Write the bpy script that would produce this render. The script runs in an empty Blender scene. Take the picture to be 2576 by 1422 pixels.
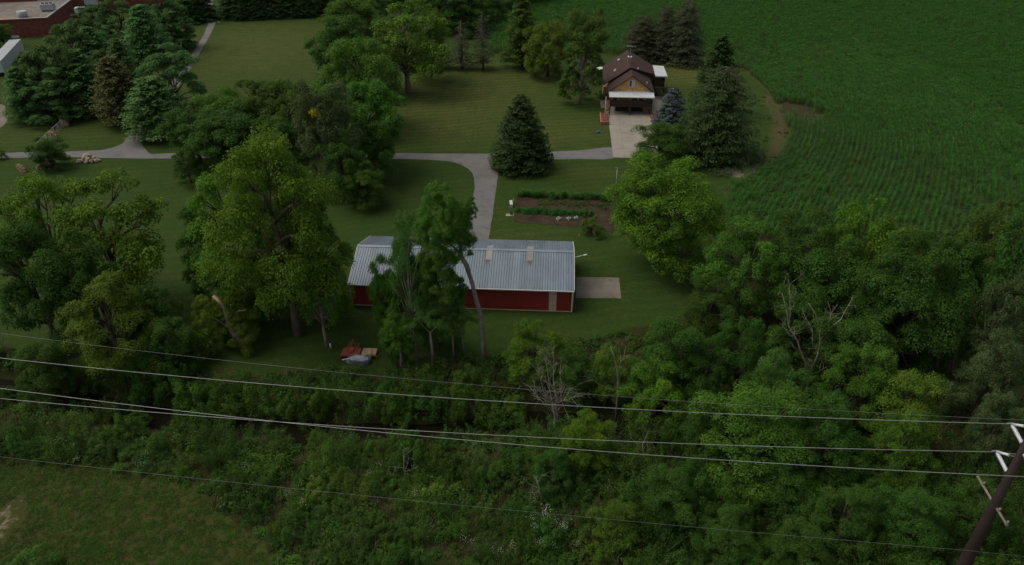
import bpy, math, random
import numpy as np
from mathutils import Vector, Matrix
R_ = math.radians
# ------------------------------------------------------------------ camera, sky, sun, exposure
scene = bpy.context.scene
F, TH, HC = 727.0, R_(32.0), 48.0                 # focal length in render pixels, pitch down, camera height
cam = bpy.data.cameras.new("camera"); cam.sensor_width = 36.0; cam.lens = F / 1024 * 36.0
cam.clip_start = 0.5; cam.clip_end = 6000
cam_o = bpy.data.objects.new("camera", cam); scene.collection.objects.link(cam_o)
cam_o.location = (0, 0, HC); cam_o.rotation_euler = (R_(90) - TH, 0, 0); scene.camera = cam_o
SUN_EL, SUN_AZ = 58.0, -80.0                      # azimuth from +Y towards +X
world = bpy.data.worlds.new("World"); scene.world = world; world.use_nodes = True
wn = world.node_tree
sky = wn.nodes.new("ShaderNodeTexSky"); sky.sky_type = 'NISHITA'; sky.sun_disc = False
sky.sun_elevation = R_(SUN_EL); sky.sun_rotation = R_(SUN_AZ); sky.dust_density = 3.0; sky.air_density = 1.0; sky.ozone_density = 1.0
bg = wn.nodes["Background"]; bg.inputs[1].default_value = 0.13
hs0 = wn.nodes.new("ShaderNodeHueSaturation"); hs0.inputs['Saturation'].default_value = 0.38   # overcast: grey rather than blue
wn.links.new(sky.outputs[0], hs0.inputs['Color']); wn.links.new(hs0.outputs[0], bg.inputs[0])
sl = bpy.data.lights.new("sun", 'SUN'); sl.energy = 1.8; sl.angle = R_(50); sl.color = (1.0, 0.88, 0.68)
so = bpy.data.objects.new("sun", sl); scene.collection.objects.link(so)
sd = Vector((math.sin(R_(SUN_AZ)) * math.cos(R_(SUN_EL)), math.cos(R_(SUN_AZ)) * math.cos(R_(SUN_EL)), math.sin(R_(SUN_EL))))
so.rotation_euler = sd.to_track_quat('Z', 'Y').to_euler(); so.location = (0, 0, 90)
vs = scene.view_settings; vs.view_transform = 'Standard'; vs.look = 'None'; vs.gamma = 1.0; vs.use_curve_mapping = False
vs.exposure = -0.28
scene.render.engine = 'CYCLES'
scene.render.resolution_x, scene.render.resolution_y = 1024, 565

# ------------------------------------------------------------------ pixel helpers (photo seen 2576 px wide)
CT, ST, K = math.cos(TH), math.sin(TH), 1024 / 2576
def ray(X, Y):
    u = X * K - 512; v = Y * K - 282.5
    return (u, F * CT - v * ST, -(F * ST + v * CT))
def g(X, Y, z=0.0):
    r = ray(X, Y); t = (z - HC) / r[2]
    return Vector((r[0] * t, r[1] * t, z))
def vface(X, Y, y0):                               # hit the vertical plane y = y0
    r = ray(X, Y); t = y0 / r[1]
    return Vector((r[0] * t, y0, HC + r[2] * t))
def vplane(X, Y, p, n):
    r = ray(X, Y); t = (p[0] * n[0] + p[1] * n[1]) / (r[0] * n[0] + r[1] * n[1])
    return Vector((r[0] * t, r[1] * t, HC + r[2] * t))
def depth(p): return p[1] * CT + (HC - p[2]) * ST
XN, YN = 1288.0, 710.6 + F * CT / ST / K           # where verticals meet on the picture
rng = np.random.default_rng(7); random.seed(7)

# ------------------------------------------------------------------ object helpers
COL = scene.collection
def tag(o, label=None, cat=None, group=None, kind=None):
    if label: o["label"] = label
    if cat: o["category"] = cat
    if group: o["group"] = group
    if kind: o["kind"] = kind
    return o
def empty(name, loc=(0, 0, 0), rz=0.0):
    o = bpy.data.objects.new(name, None); COL.objects.link(o); o.location = loc; o.rotation_euler = (0, 0, rz)
    o.empty_display_size = 0.3
    return o
def link(name, me, mat=None, parent=None, loc=None, rz=None):
    o = bpy.data.objects.new(name, me); COL.objects.link(o)
    if mat is not None and len(me.materials) == 0: me.materials.append(mat)
    if parent is not None: o.parent = parent
    if loc is not None: o.location = loc
    if rz is not None: o.rotation_euler = (0, 0, rz)
    return o
def omat(o, mat):
    if len(o.data.materials) == 0: o.data.materials.append(mat)
    o.material_slots[0].link = 'OBJECT'; o.material_slots[0].material = mat
class MB:
    """collects boxes, tubes and polygons into one mesh"""
    def __init__(s): s.v = []; s.f = []; s.sm = []
    def poly(s, pts, smooth=False):
        n = len(s.v); s.v += [tuple(p) for p in pts]; s.f.append(tuple(range(n, n + len(pts)))); s.sm.append(smooth); return s
    def box(s, c, d, rz=0.0, rx=0.0, ry=0.0):
        M = Matrix.Translation(c) @ Matrix.Rotation(rz, 4, 'Z') @ Matrix.Rotation(ry, 4, 'Y') @ Matrix.Rotation(rx, 4, 'X')
        n = len(s.v)
        for z in (-.5, .5):
            for x, y in ((-.5, -.5), (.5, -.5), (.5, .5), (-.5, .5)): s.v.append(tuple(M @ Vector((x * d[0], y * d[1], z * d[2]))))
        for q in ((3, 2, 1, 0), (4, 5, 6, 7), (0, 1, 5, 4), (1, 2, 6, 5), (2, 3, 7, 6), (3, 0, 4, 7)):
            s.f.append(tuple(n + i for i in q)); s.sm.append(False)
        return s
    def bx(s, a, b):
        return s.box([(a[i] + b[i]) / 2 for i in range(3)], [abs(b[i] - a[i]) for i in range(3)])
    def tube(s, pts, rad, sides=6, cap=True):
        P = [Vector(p) for p in pts]; n0 = len(s.v)
        if not hasattr(rad, '__len__'): rad = [rad] * len(P)
        for i, p in enumerate(P):
            d = (P[min(i + 1, len(P) - 1)] - P[max(i - 1, 0)]).normalized()
            a = Vector((0, 0, 1)) if abs(d.z) < .9 else Vector((1, 0, 0))
            u = d.cross(a).normalized(); w = d.cross(u)
            for k in range(sides):
                an = 2 * math.pi * k / sides; s.v.append(tuple(p + (u * math.cos(an) + w * math.sin(an)) * rad[i]))
        for i in range(len(P) - 1):
            for k in range(sides):
                a, b = n0 + i * sides + k, n0 + i * sides + (k + 1) % sides
                s.f.append((a, a + sides, b + sides, b)); s.sm.append(True)
        if cap:
            s.f.append(tuple(n0 + k for k in range(sides))); s.sm.append(False)
            m = n0 + (len(P) - 1) * sides
            s.f.append(tuple(m + sides - 1 - k for k in range(sides))); s.sm.append(False)
        return s
    def prism(s, poly, axis_from, axis_to):
        """poly: list of Vector; extruded by (axis_to-axis_from)"""
        d = Vector(axis_to) - Vector(axis_from); n = len(s.v); m = len(poly)
        s.v += [tuple(Vector(p)) for p in poly] + [tuple(Vector(p) + d) for p in poly]
        s.f.append(tuple(n + m - 1 - i for i in range(m))); s.f.append(tuple(n + m + i for i in range(m))); s.sm += [False, False]
        for i in range(m):
            j = (i + 1) % m; s.f.append((n + i, n + j, n + m + j, n + m + i)); s.sm.append(False)
        return s
    def mesh(s, name):
        me = bpy.data.meshes.new(name); me.from_pydata(s.v, [], s.f); me.polygons.foreach_set("use_smooth", s.sm); me.update(); return me
    def build(s, name, mat, parent=None, loc=None, rz=None): return link(name, s.mesh(name), mat, parent, loc, rz)

# ------------------------------------------------------------------ materials
def newmat(name):
    m = bpy.data.materials.new(name); m.use_nodes = True; nt = m.node_tree
    return m, nt, nt.nodes["Principled BSDF"]
def N(nt, t, **kw):
    n = nt.nodes.new(t)
    for k, v in kw.items():
        if k.startswith('i_'):
            key = k[2:]; n.inputs[int(key) if key.isdigit() else key].default_value = v
        else: setattr(n, k, v)
    return n
def ramp(nt, stops):
    r = nt.nodes.new("ShaderNodeValToRGB"); e = r.color_ramp.elements
    while len(e) < len(stops): e.new(.5)
    for i, (p, c) in enumerate(stops): e[i].position = p; e[i].color = (c[0], c[1], c[2], 1)
    return r
def mixc(nt, fac, a, b, mode='MIX'):
    m = nt.nodes.new("ShaderNodeMix"); m.data_type = 'RGBA'; m.blend_type = mode
    for sock, val in ((m.inputs[0], fac), (m.inputs[6], a), (m.inputs[7], b)):
        if isinstance(val, bpy.types.NodeSocket): nt.links.new(val, sock)
        elif isinstance(val, tuple): sock.default_value = (*val[:3], 1)
        else: sock.default_value = val
    return m.outputs[2]
def noise(nt, scale, detail=4, rough=.6, coord=None, dist=0.0):
    n = N(nt, "ShaderNodeTexNoise"); n.inputs['Scale'].default_value = scale; n.inputs['Detail'].default_value = detail
    n.inputs['Roughness'].default_value = rough; n.inputs['Distortion'].default_value = dist
    if coord is not None: nt.links.new(coord, n.inputs['Vector'])
    return n.outputs[0]
def rng_map(nt, val, a, b, c=0.0, d=1.0):
    m = N(nt, "ShaderNodeMapRange"); nt.links.new(val, m.inputs[0])
    for i, q in enumerate((a, b, c, d)): m.inputs[i + 1].default_value = q
    return m.outputs[0]
def math2(nt, op, a, b):
    m = N(nt, "ShaderNodeMath", operation=op)
    for i, q in enumerate((a, b)):
        if isinstance(q, bpy.types.NodeSocket): nt.links.new(q, m.inputs[i])
        else: m.inputs[i].default_value = q
    return m.outputs[0]
def pos(nt): return N(nt, "ShaderNodeNewGeometry").outputs['Position']
def plain(name, col, rough=.7, metal=0.0, var=.25, scale=3.0, bump=0.0, spec=.3, wear=None):
    """colour broken up by noise at two scales; optional wear colour in blotches"""
    m, nt, b = newmat(name); c = pos(nt)
    n1 = noise(nt, scale, 5, .65, c); n2 = noise(nt, scale * .17, 3, .5, c)
    f = rng_map(nt, n1, .25, .75, 1 - var, 1 + var); f2 = rng_map(nt, n2, .3, .7, 1 - var * .6, 1 + var * .6)
    ff = math2(nt, 'MULTIPLY', f, f2)
    h = N(nt, "ShaderNodeHueSaturation"); h.inputs['Color'].default_value = (*col, 1); nt.links.new(ff, h.inputs['Value'])
    out = h.outputs[0]
    if wear: out = mixc(nt, rng_map(nt, noise(nt, wear[1], 6, .7, c, .3), wear[2], wear[2] + .12), out, wear[0])
    nt.links.new(out, b.inputs['Base Color']); b.inputs['Roughness'].default_value = rough; b.inputs['Metallic'].default_value = metal
    b.inputs['Specular IOR Level'].default_value = spec
    if bump:
        bp = N(nt, "ShaderNodeBump"); bp.inputs['Strength'].default_value = bump; bp.inputs['Distance'].default_value = .05
        nt.links.new(n1, bp.inputs['Height']); nt.links.new(bp.outputs[0], b.inputs['Normal'])
    return m
def foliage(name, dark, mid, light, trans=.35, rough=.6, spec=.12, gain=1.5):
    dark, mid, light = [tuple(q * gain for q in c) for c in (dark, mid, light)]
    m, nt, b = newmat(name)
    at = N(nt, "ShaderNodeAttribute", attribute_name="tint"); oi = N(nt, "ShaderNodeObjectInfo")
    r = ramp(nt, [(0, dark), (.5, mid), (1, light)]); r.color_ramp.interpolation = 'LINEAR'
    big = noise(nt, .45, 2, .5, pos(nt))
    t = math2(nt, 'ADD', at.outputs['Fac'], rng_map(nt, big, .3, .7, -.18, .18))
    nt.links.new(t, r.inputs[0])
    h = N(nt, "ShaderNodeHueSaturation"); nt.links.new(r.outputs[0], h.inputs['Color'])
    nt.links.new(rng_map(nt, oi.outputs['Random'], 0, 1, .485, .515), h.inputs['Hue'])
    nt.links.new(rng_map(nt, oi.outputs['Random'], 0, 1, .88, 1.12), h.inputs['Value'])
    nt.links.new(h.outputs[0], b.inputs['Base Color']); b.inputs['Roughness'].default_value = rough; b.inputs['Specular IOR Level'].default_value = spec
    tr = N(nt, "ShaderNodeBsdfTranslucent"); nt.links.new(h.outputs[0], tr.inputs[0])
    mx = N(nt, "ShaderNodeMixShader"); mx.inputs[0].default_value = trans
    nt.links.new(b.outputs[0], mx.inputs[1]); nt.links.new(tr.outputs[0], mx.inputs[2])
    nt.links.new(mx.outputs[0], nt.nodes["Material Output"].inputs[0])
    return m
M = {}
M['f_dark'] = foliage('leaves_dark_green', (.020, .054, .009), (.038, .088, .013), (.066, .132, .020))
M['f_mid'] = foliage('leaves_mid_green', (.028, .070, .009), (.056, .124, .014), (.102, .188, .022))
M['f_bright'] = foliage('leaves_bright_green', (.038, .090, .009), (.076, .153, .013), (.132, .224, .022))
M['f_yellow'] = foliage('leaves_yellow_green', (.038, .076, .010), (.082, .138, .015), (.150, .205, .026))
M['f_olive'] = foliage('leaves_olive', (.030, .060, .010), (.056, .096, .015), (.096, .140, .024))
M['f_grey'] = foliage('leaves_grey_green', (.034, .056, .019), (.062, .094, .032), (.108, .142, .055))
M['f_feather'] = foliage('leaves_pale_green', (.032, .076, .014), (.060, .126, .023), (.098, .180, .036))
M['f_gold'] = foliage('leaves_gold', (.30, .26, .02), (.42, .37, .03), (.5, .46, .05), gain=1.0)
M['n_pine'] = foliage('needles_blue_green', (.024, .056, .016), (.044, .092, .025), (.074, .138, .038), .2, .6, .12, 2.1)
M['n_spruce'] = foliage('needles_dark_spruce', (.012, .029, .008), (.023, .050, .012), (.043, .082, .018), .1, .6)
M['n_blue'] = foliage('needles_blue_spruce', (.040, .060, .058), (.068, .096, .094), (.105, .14, .138), .1, .6, .12, 1.2)
M['n_brown'] = foliage('needles_browned', (.042, .050, .016), (.072, .080, .025), (.112, .120, .038), .12, .6)
M['n_deadish'] = foliage('needles_sparse_brown_green', (.022, .028, .014), (.036, .042, .021), (.056, .062, .032), .1, .7)
M['corn'] = foliage('corn_leaves', (.022, .072, .010), (.042, .128, .015), (.085, .20, .030), .35, .5, .2, 1.45)
M['weed'] = foliage('weed_leaves', (.024, .058, .009), (.046, .096, .014), (.082, .146, .024), .3)
M['dryweed'] = foliage('dry_weed_stems', (.085, .070, .045), (.14, .12, .08), (.20, .17, .12), .1, .8, .1)
M['grass'] = foliage('rough_grass_blades', (.040, .055, .012), (.065, .078, .018), (.11, .11, .035), .3, .7, .1)
M['flower'] = plain('white_petals', (.75, .75, .68), .7)
M['bark'] = plain('grey_brown_bark', (.11, .09, .072), .95, var=.5, scale=9, bump=.6, spec=.1)
M['bark_pale'] = plain('pale_grey_bark', (.20, .172, .14), .95, var=.4, scale=8, bump=.5, spec=.1)
M['deadwood'] = plain('bleached_dead_wood', (.27, .24, .20), .95, var=.45, scale=6, bump=.4, spec=.1)
M['splinter'] = plain('fresh_split_wood', (.50, .36, .20), .9, var=.4, scale=8)
def roadmat(name, a, bcol, patch, stain=.45, crack=.6):
    m, nt, b = newmat(name); c = pos(nt)
    x = mixc(nt, rng_map(nt, noise(nt, .35, 5, .6, c), .35, .65), a, bcol)
    x = mixc(nt, rng_map(nt, noise(nt, 30, 2, .5, c), .35, .7, 0, .35), x, patch)
    st = noise(nt, .12, 6, .7, c, .8)
    x = mixc(nt, rng_map(nt, st, .58, .66, 0, .45), x, tuple(q * .55 for q in a))
    vo = N(nt, "ShaderNodeTexVoronoi", feature='DISTANCE_TO_EDGE'); vo.inputs['Scale'].default_value = .22
    wob = mixc(nt, .35, c, N(nt, "ShaderNodeTexNoise", i_Scale=.8, i_Detail=4.0).outputs['Color'], 'LINEAR_LIGHT'); nt.links.new(wob, vo.inputs['Vector'])
    x = mixc(nt, math2(nt, 'MULTIPLY', rng_map(nt, vo.outputs['Distance'], .004, .014, .8, 0), rng_map(nt, noise(nt, .3, 3, .6, c), .5, .62, 0, crack)), x, tuple(q * .4 for q in a))
    x = mixc(nt, rng_map(nt, noise(nt, .5, 6, .7, c, .5), .56, .70, 0, stain), x, tuple(q * .35 for q in a))
    nt.links.new(x, b.inputs['Base Color']); b.inputs['Roughness'].default_value = .92; b.inputs['Specular IOR Level'].default_value = .2
    bp = N(nt, "ShaderNodeBump"); bp.inputs['Strength'].default_value = .3; bp.inputs['Distance'].default_value = .02
    nt.links.new(noise(nt, 40, 3, .6, c), bp.inputs['Height']); nt.links.new(bp.outputs[0], b.inputs['Normal'])
    return m
M['asphalt'] = roadmat('aged_asphalt', (.125, .123, .124), (.165, .162, .16), (.215, .212, .206))
M['concrete'] = roadmat('driveway_concrete', (.27, .25, .21), (.33, .31, .26), (.22, .205, .175), .35, 0.0)
M['padconc'] = roadmat('stained_concrete', (.150, .135, .110), (.23, .205, .165), (.11, .102, .09), .9, 0.0)
M['joint'] = plain('dark_joint_filler', (.09, .08, .07), .95)
# barn metals
def metal_sheet(name, col, rust=None, rough=.38, metal=.6):
    m, nt, b = newmat(name); c = pos(nt)
    mp = N(nt, "ShaderNodeMapping"); mp.inputs['Scale'].default_value = (3.0, .25, .25); nt.links.new(c, mp.inputs[0])
    n = noise(nt, 1.0, 4, .6, mp.outputs[0]); n2 = noise(nt, .5, 4, .6, c)
    x = mixc(nt, rng_map(nt, n, .3, .7), tuple(q * .86 for q in col), tuple(min(1, q * 1.1) for q in col))
    x = mixc(nt, rng_map(nt, n2, .35, .7, 0, .3), x, tuple(min(1, q * 1.5) for q in col))
    if rust: x = mixc(nt, rng_map(nt, noise(nt, 2.2, 6, .7, mp.outputs[0]), .55, .7), x, rust)
    oi = N(nt, "ShaderNodeObjectInfo"); hv = N(nt, "ShaderNodeHueSaturation"); nt.links.new(x, hv.inputs['Color']); nt.links.new(rng_map(nt, oi.outputs['Random'], 0, 1, .86, 1.12), hv.inputs['Value']); x = hv.outputs[0]
    nt.links.new(x, b.inputs['Base Color']); b.inputs['Metallic'].default_value = metal
    nt.links.new(rng_map(nt, n2, .3, .7, rough - .05, rough + .13), b.inputs['Roughness'])
    return m
M['galv'] = metal_sheet('galvanised_roof', (.185, .23, .28), None, .38, .3)
M['red'] = plain('red_barn_siding', (.26, .030, .026), .55, var=.18, scale=1.2, spec=.4)
M['beige'] = plain('beige_siding', (.50, .42, .31), .6, var=.15)
M['trim'] = plain('white_trim', (.70, .70, .68), .5, var=.12)
M['skyl'] = metal_sheet('yellowed_skylight', (.25, .25, .215), (.19, .15, .105), .5, 0.0)
M['rust'] = plain('rust_streak', (.20, .075, .035), .9, var=.5, scale=8)
# house
def shingle(name, a, b_, sx, sy, mortar=.02, rough=.9, depthf=.4):
    m, nt, b = newmat(name)
    tc = N(nt, "ShaderNodeTexCoord"); br = N(nt, "ShaderNodeTexBrick")
    nt.links.new(tc.outputs['UV'], br.inputs['Vector'])
    br.inputs['Scale'].default_value = 1.0; br.inputs['Brick Width'].default_value = sx; br.inputs['Row Height'].default_value = sy
    br.inputs['Mortar Size'].default_value = mortar; br.inputs['Color1'].default_value = (*a, 1); br.inputs['Color2'].default_value = (*b_, 1)
    br.inputs['Mortar'].default_value = (*[q * .45 for q in a], 1)
    n = noise(nt, .8, 5, .65, pos(nt))
    x = mixc(nt, rng_map(nt, n, .35, .7, 0, .5), br.outputs[0], tuple(q * .65 for q in a))
    nt.links.new(x, b.inputs['Base Color']); b.inputs['Roughness'].default_value = rough; b.inputs['Specular IOR Level'].default_value = .2
    bp = N(nt, "ShaderNodeBump"); bp.inputs['Strength'].default_value = depthf; bp.inputs['Distance'].default_value = .03
    nt.links.new(br.outputs['Fac'], bp.inputs['Height']); bp.invert = True; nt.links.new(bp.outputs[0], b.inputs['Normal'])
    return m
M['roof'] = plain('brown_asphalt_shingle', (.060, .036, .031), .9, var=.35, scale=5, bump=.5, spec=.2, wear=((.10, .066, .057), 1.2, .60))
M['cedar'] = plain('golden_cedar_shingle', (.54, .33, .115), .85, var=.45, scale=6, bump=.4)
M['darkwood'] = plain('dark_brown_deck_wood', (.045, .030, .022), .8, var=.4, scale=5)
M['brick_tan'] = plain('tan_brick', (.34, .22, .13), .9, var=.4, scale=8)
M['brick_red'] = plain('red_brick', (.17, .052, .040), .9, var=.4, scale=6)
M['stone_red'] = plain('red_wall_stone', (.24, .115, .085), .95, var=.5, scale=5, bump=.5)
M['mulch'] = plain('red_mulch', (.16, .048, .036), .95, var=.5, scale=12, bump=.6)
M['white'] = plain('white_sheet_metal', (.52, .55, .56), .5, var=.10)
M['door'] = plain('garage_door_brown', (.035, .028, .025), .6)
M['glass'] = plain('window_glass', (.05, .06, .07), .08, spec=.8, var=.1)
M['curtain'] = plain('pale_curtain', (.42, .46, .50), .8)
M['iron'] = plain('dark_iron', (.04, .04, .04), .6)
M['grey'] = plain('grey_painted_metal', (.36, .38, .40), .5)
M['yellow'] = plain('yellow_pipe', (.55, .38, .05), .6)
M['rock'] = plain('tan_field_stone', (.40, .33, .255), .95, var=.4, scale=4, bump=.6, spec=.15)
M['rock_pink'] = plain('pinkish_boulder', (.30, .22, .19), .95, var=.4, scale=3, bump=.6, spec=.15)
M['log'] = plain('split_firewood', (.20, .12, .075), .95, var=.5, scale=9)
M['log_end'] = plain('pale_log_end', (.42, .31, .20), .95, var=.4, scale=9)
M['steel_rust'] = plain('weathering_steel', (.031, .019, .017), .75, var=.25, scale=2.5, spec=.3)
M['insul'] = plain('pale_grey_insulator', (.62, .66, .72), .4, var=.08)
M['wire'] = plain('aluminium_conductor', (.37, .37, .37), .45, metal=.3, var=.1)
M['wire_d'] = plain('weathered_steel_strand', (.19, .20, .20), .5, metal=.3, var=.1)
M['armwood'] = plain('weathered_crossarm', (.22, .17, .15), .9, var=.3, scale=6)
M['redpaint'] = plain('faded_red_implement_paint', (.26, .055, .038), .6, var=.4, scale=4, wear=((.10, .04, .025), 5, .55))
M['orange'] = plain('rusty_orange_paint', (.34, .10, .03), .7, var=.4)
M['tub'] = plain('blue_grey_tub', (.16, .21, .24), .5, var=.3, scale=3)
M['tubrim'] = plain('grey_tarp', (.38, .40, .44), .7, var=.3)
M['plank'] = plain('weathered_pallet_plank', (.48, .36, .21), .9, var=.3, scale=7)
M['galvpipe'] = plain('galvanised_pipe', (.50, .48, .46), .5, metal=.3)
M['cabbage'] = foliage('cabbage_leaves', (.16, .22, .17), (.26, .33, .27), (.40, .46, .40))
M['bean'] = foliage('bean_leaves', (.016, .070, .012), (.028, .11, .018), (.05, .155, .03))
M['green'] = plain('green_cast_iron', (.02, .10, .06), .5)
M['paver'] = plain('tan_paver', (.38, .32, .24), .9, var=.3)
M['stake'] = plain('wooden_stake', (.42, .20, .10), .9)
M['tarroof'] = plain('tar_and_gravel_roof', (.17, .155, .14), .95, var=.35, scale=.6, wear=((.26, .19, .13), .12, .52))
M['blue'] = plain('blue_plastic', (.03, .12, .28), .5)

# flag: stripes and canton from the cloth's own coordinates
def flagmat():
    m, nt, b = newmat('flag_cloth'); tc = N(nt, "ShaderNodeTexCoord"); sp = N(nt, "ShaderNodeSeparateXYZ"); nt.links.new(tc.outputs['UV'], sp.inputs[0])
    st = math2(nt, 'MODULO', math2(nt, 'FLOOR', math2(nt, 'MULTIPLY', sp.outputs[1], 13.0), 0.0), 2.0)
    x = mixc(nt, st, (.45, .03, .035), (.75, .74, .72))
    can = math2(nt, 'MULTIPLY', math2(nt, 'LESS_THAN', sp.outputs[0], .4), math2(nt, 'GREATER_THAN', sp.outputs[1], 6 / 13))
    x = mixc(nt, can, x, (.02, .03, .12))
    nt.links.new(x, b.inputs['Base Color']); b.inputs['Roughness'].default_value = .9
    return m
M['flag'] = flagmat()

# ------------------------------------------------------------------ ground
CREEK = [g(X, Y) for X, Y in ((-700, 860), (-300, 915), (60, 968), (210, 992), (420, 1030), (620, 1058), (860, 1066), (1060, 1068), (1180, 1060), (1330, 1040), (1480, 1046), (1680, 1092), (1900, 1130), (2200, 1150), (2600, 1130), (3100, 1060))]
def seg_dist(x, y, poly):
    d = np.full(np.shape(x), 1e9)
    for a, b in zip(poly[:-1], poly[1:]):
        ex, ey = b[0] - a[0], b[1] - a[1]; L = ex * ex + ey * ey
        t = np.clip(((x - a[0]) * ex + (y - a[1]) * ey) / L, 0, 1)
        d = np.minimum(d, np.hypot(x - a[0] - t * ex, y - a[1] - t * ey))
    return d
def gz(x, y):
    x = np.asarray(x, float); y = np.asarray(y, float)
    d = seg_dist(x, y, CREEK)
    h = -1.9 * np.clip(1.25 - d / 2.7, 0, 1) ** 0.8
    und = .12 * np.sin(x * .23 + 1.1) * np.sin(y * .31) + .06 * np.sin(x * .7 + y * .5)
    near = np.clip((62 - y) / 6, 0, 1)
    return h + und * near
def gzf(x, y): return float(gz(np.array([x]), np.array([y]))[0])
def in_poly(x, y, poly):
    ins = np.zeros(np.shape(x), bool); n = len(poly)
    for i in range(n):
        a, b = poly[i], poly[(i + 1) % n]
        c = ((a[1] > y) != (b[1] > y)) & (x < (b[0] - a[0]) * (y - a[1]) / (b[1] - a[1] + 1e-12) + a[0])
        ins ^= c
    return ins
def blur(a, n):
    for _ in range(n):
        a = (a + np.roll(a, 1, 0) + np.roll(a, -1, 0)) / 3; a = (a + np.roll(a, 1, 1) + np.roll(a, -1, 1)) / 3
    return a
def PP(pix): return [g(X, Y) for X, Y in pix]
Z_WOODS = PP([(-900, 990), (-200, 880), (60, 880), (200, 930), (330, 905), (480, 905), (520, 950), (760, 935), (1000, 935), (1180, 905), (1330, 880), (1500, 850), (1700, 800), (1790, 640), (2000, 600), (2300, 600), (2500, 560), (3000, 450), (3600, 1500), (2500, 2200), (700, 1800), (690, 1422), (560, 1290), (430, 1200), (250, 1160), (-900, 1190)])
Z_MEADOW = PP([(-900, 1190), (250, 1160), (430, 1200), (560, 1290), (690, 1422), (700, 1900), (-900, 2200)])
Z_FIELD = PP([(1232, 28), (1345, 0), (1500, -90), (3600, -150), (3900, 500), (2700, 560), (2480, 600), (2300, 620), (2000, 610), (1840, 600), (1815, 540), (1830, 470), (1870, 445), (1960, 400), (1985, 330), (1940, 240), (1880, 180), (1775, 141), (1500, 138), (1235, 136)])
Z_EDGE = PP([(1770, 370), (1790, 405), (1835, 445), (1875, 445), (1965, 395), (1985, 320), (1945, 235), (1915, 240), (1945, 300), (1938, 370), (1875, 415), (1830, 400)])
Z_GARDEN = PP([(1301, 480), (1545, 494), (1545, 585), (1457, 571), (1293, 559)])
xs = np.concatenate([[-1800, -900, -500, -340, -260, -210, -180, -155, -135, -120, -108], np.arange(-99, 100, .72), [108, 120, 135, 155, 180, 210, 260, 340, 500, 900, 1800]])
ys = np.concatenate([[-900, -300, -120, -50, -15, 5, 15, 22], np.arange(27, 182, .72), np.arange(183, 262, 2.5), [275, 300, 340, 400, 520, 800, 1400, 2600]])
GX, GY = np.meshgrid(xs, ys); GZ = gz(GX, GY)
def zone(poly, n): return blur(in_poly(GX, GY, poly).astype(float), n)
def blob(X, Y, rx, ry, st=1.0):
    p = g(X, Y); return st * np.exp(-((GX - p.x) / rx) ** 2 - ((GY - p.y) / ry) ** 2)
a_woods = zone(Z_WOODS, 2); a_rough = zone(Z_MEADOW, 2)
a_soil = np.maximum(zone(Z_FIELD, 1) * 1.0, zone(Z_EDGE, 2) * 1.0)
for b in ((560, 938, 3.5, 1.6, .6), (1430, 836, 2.4, .8, .55), (2400, 1105, 4, 2, .6), (820, 835, 2, .7, .25), (130, 300, 5, 3, .7), (380, 130, 12, 4, .5), (1150, 140, 8, 2, .5), (1330, 422, 2, 1, .5), (1660, 668, 1.2, .6, .4), (1000, 935, 4, 1, .35), (800, 1390, 5, 2, .4), (1100, 1410, 4, 2, .5)): a_soil = np.maximum(a_soil, blob(*b))
a_pale = np.maximum(blob(1850, 424, 3.2, 3.6, 1.5), blob(-12, 1330, 1.3, 2.8, .75))
a_pale = np.maximum(a_pale, blob(1815, 405, 2.0, 2.0, .6))
a_dry = np.zeros_like(GX)
for b in ((1130, 240, 20, 20, .85), (1240, 190, 16, 12, .75), (1070, 320, 16, 10, .7), (1400, 330, 12, 10, .6), (640, 120, 26, 34, .65), (450, 110, 12, 22, .5), (200, 330, 12, 8, .3), (1720, 185, 9, 12, .9), (1450, 430, 8, 3, .4), (300, 1280, 9, 6, .5), (560, 1390, 6, 4, .5), (1330, 590, 6, 2, .3), (50, 340, 8, 8, .3)): a_dry = np.maximum(a_dry, blob(*b))
ny, nx = GX.shape
V = np.stack([GX, GY, GZ], -1).reshape(-1, 3)
ii = (np.arange(ny - 1)[:, None] * nx + np.arange(nx - 1)[None]).reshape(-1)
Fq = np.stack([ii, ii + 1, ii + nx + 1, ii + nx], 1)
def mesh_np(name, V, Q, smooth=False):
    me = bpy.data.meshes.new(name); me.vertices.add(len(V)); me.vertices.foreach_set("co", np.ascontiguousarray(V, np.float32).ravel())
    k = Q.shape[1]; me.loops.add(Q.size); me.loops.foreach_set("vertex_index", np.ascontiguousarray(Q, np.int32).ravel())
    me.polygons.add(len(Q)); me.polygons.foreach_set("loop_start", np.arange(0, Q.size, k, dtype=np.int32))
    if smooth: me.polygons.foreach_set("use_smooth", np.ones(len(Q), bool))
    me.update(calc_edges=True); return me
gm = mesh_np("ground", V, Fq, True)
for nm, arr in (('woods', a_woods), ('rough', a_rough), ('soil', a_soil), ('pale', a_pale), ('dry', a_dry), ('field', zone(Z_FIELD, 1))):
    at = gm.attributes.new(nm, 'FLOAT', 'POINT'); at.data.foreach_set('value', arr.astype(np.float32).ravel())
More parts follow.
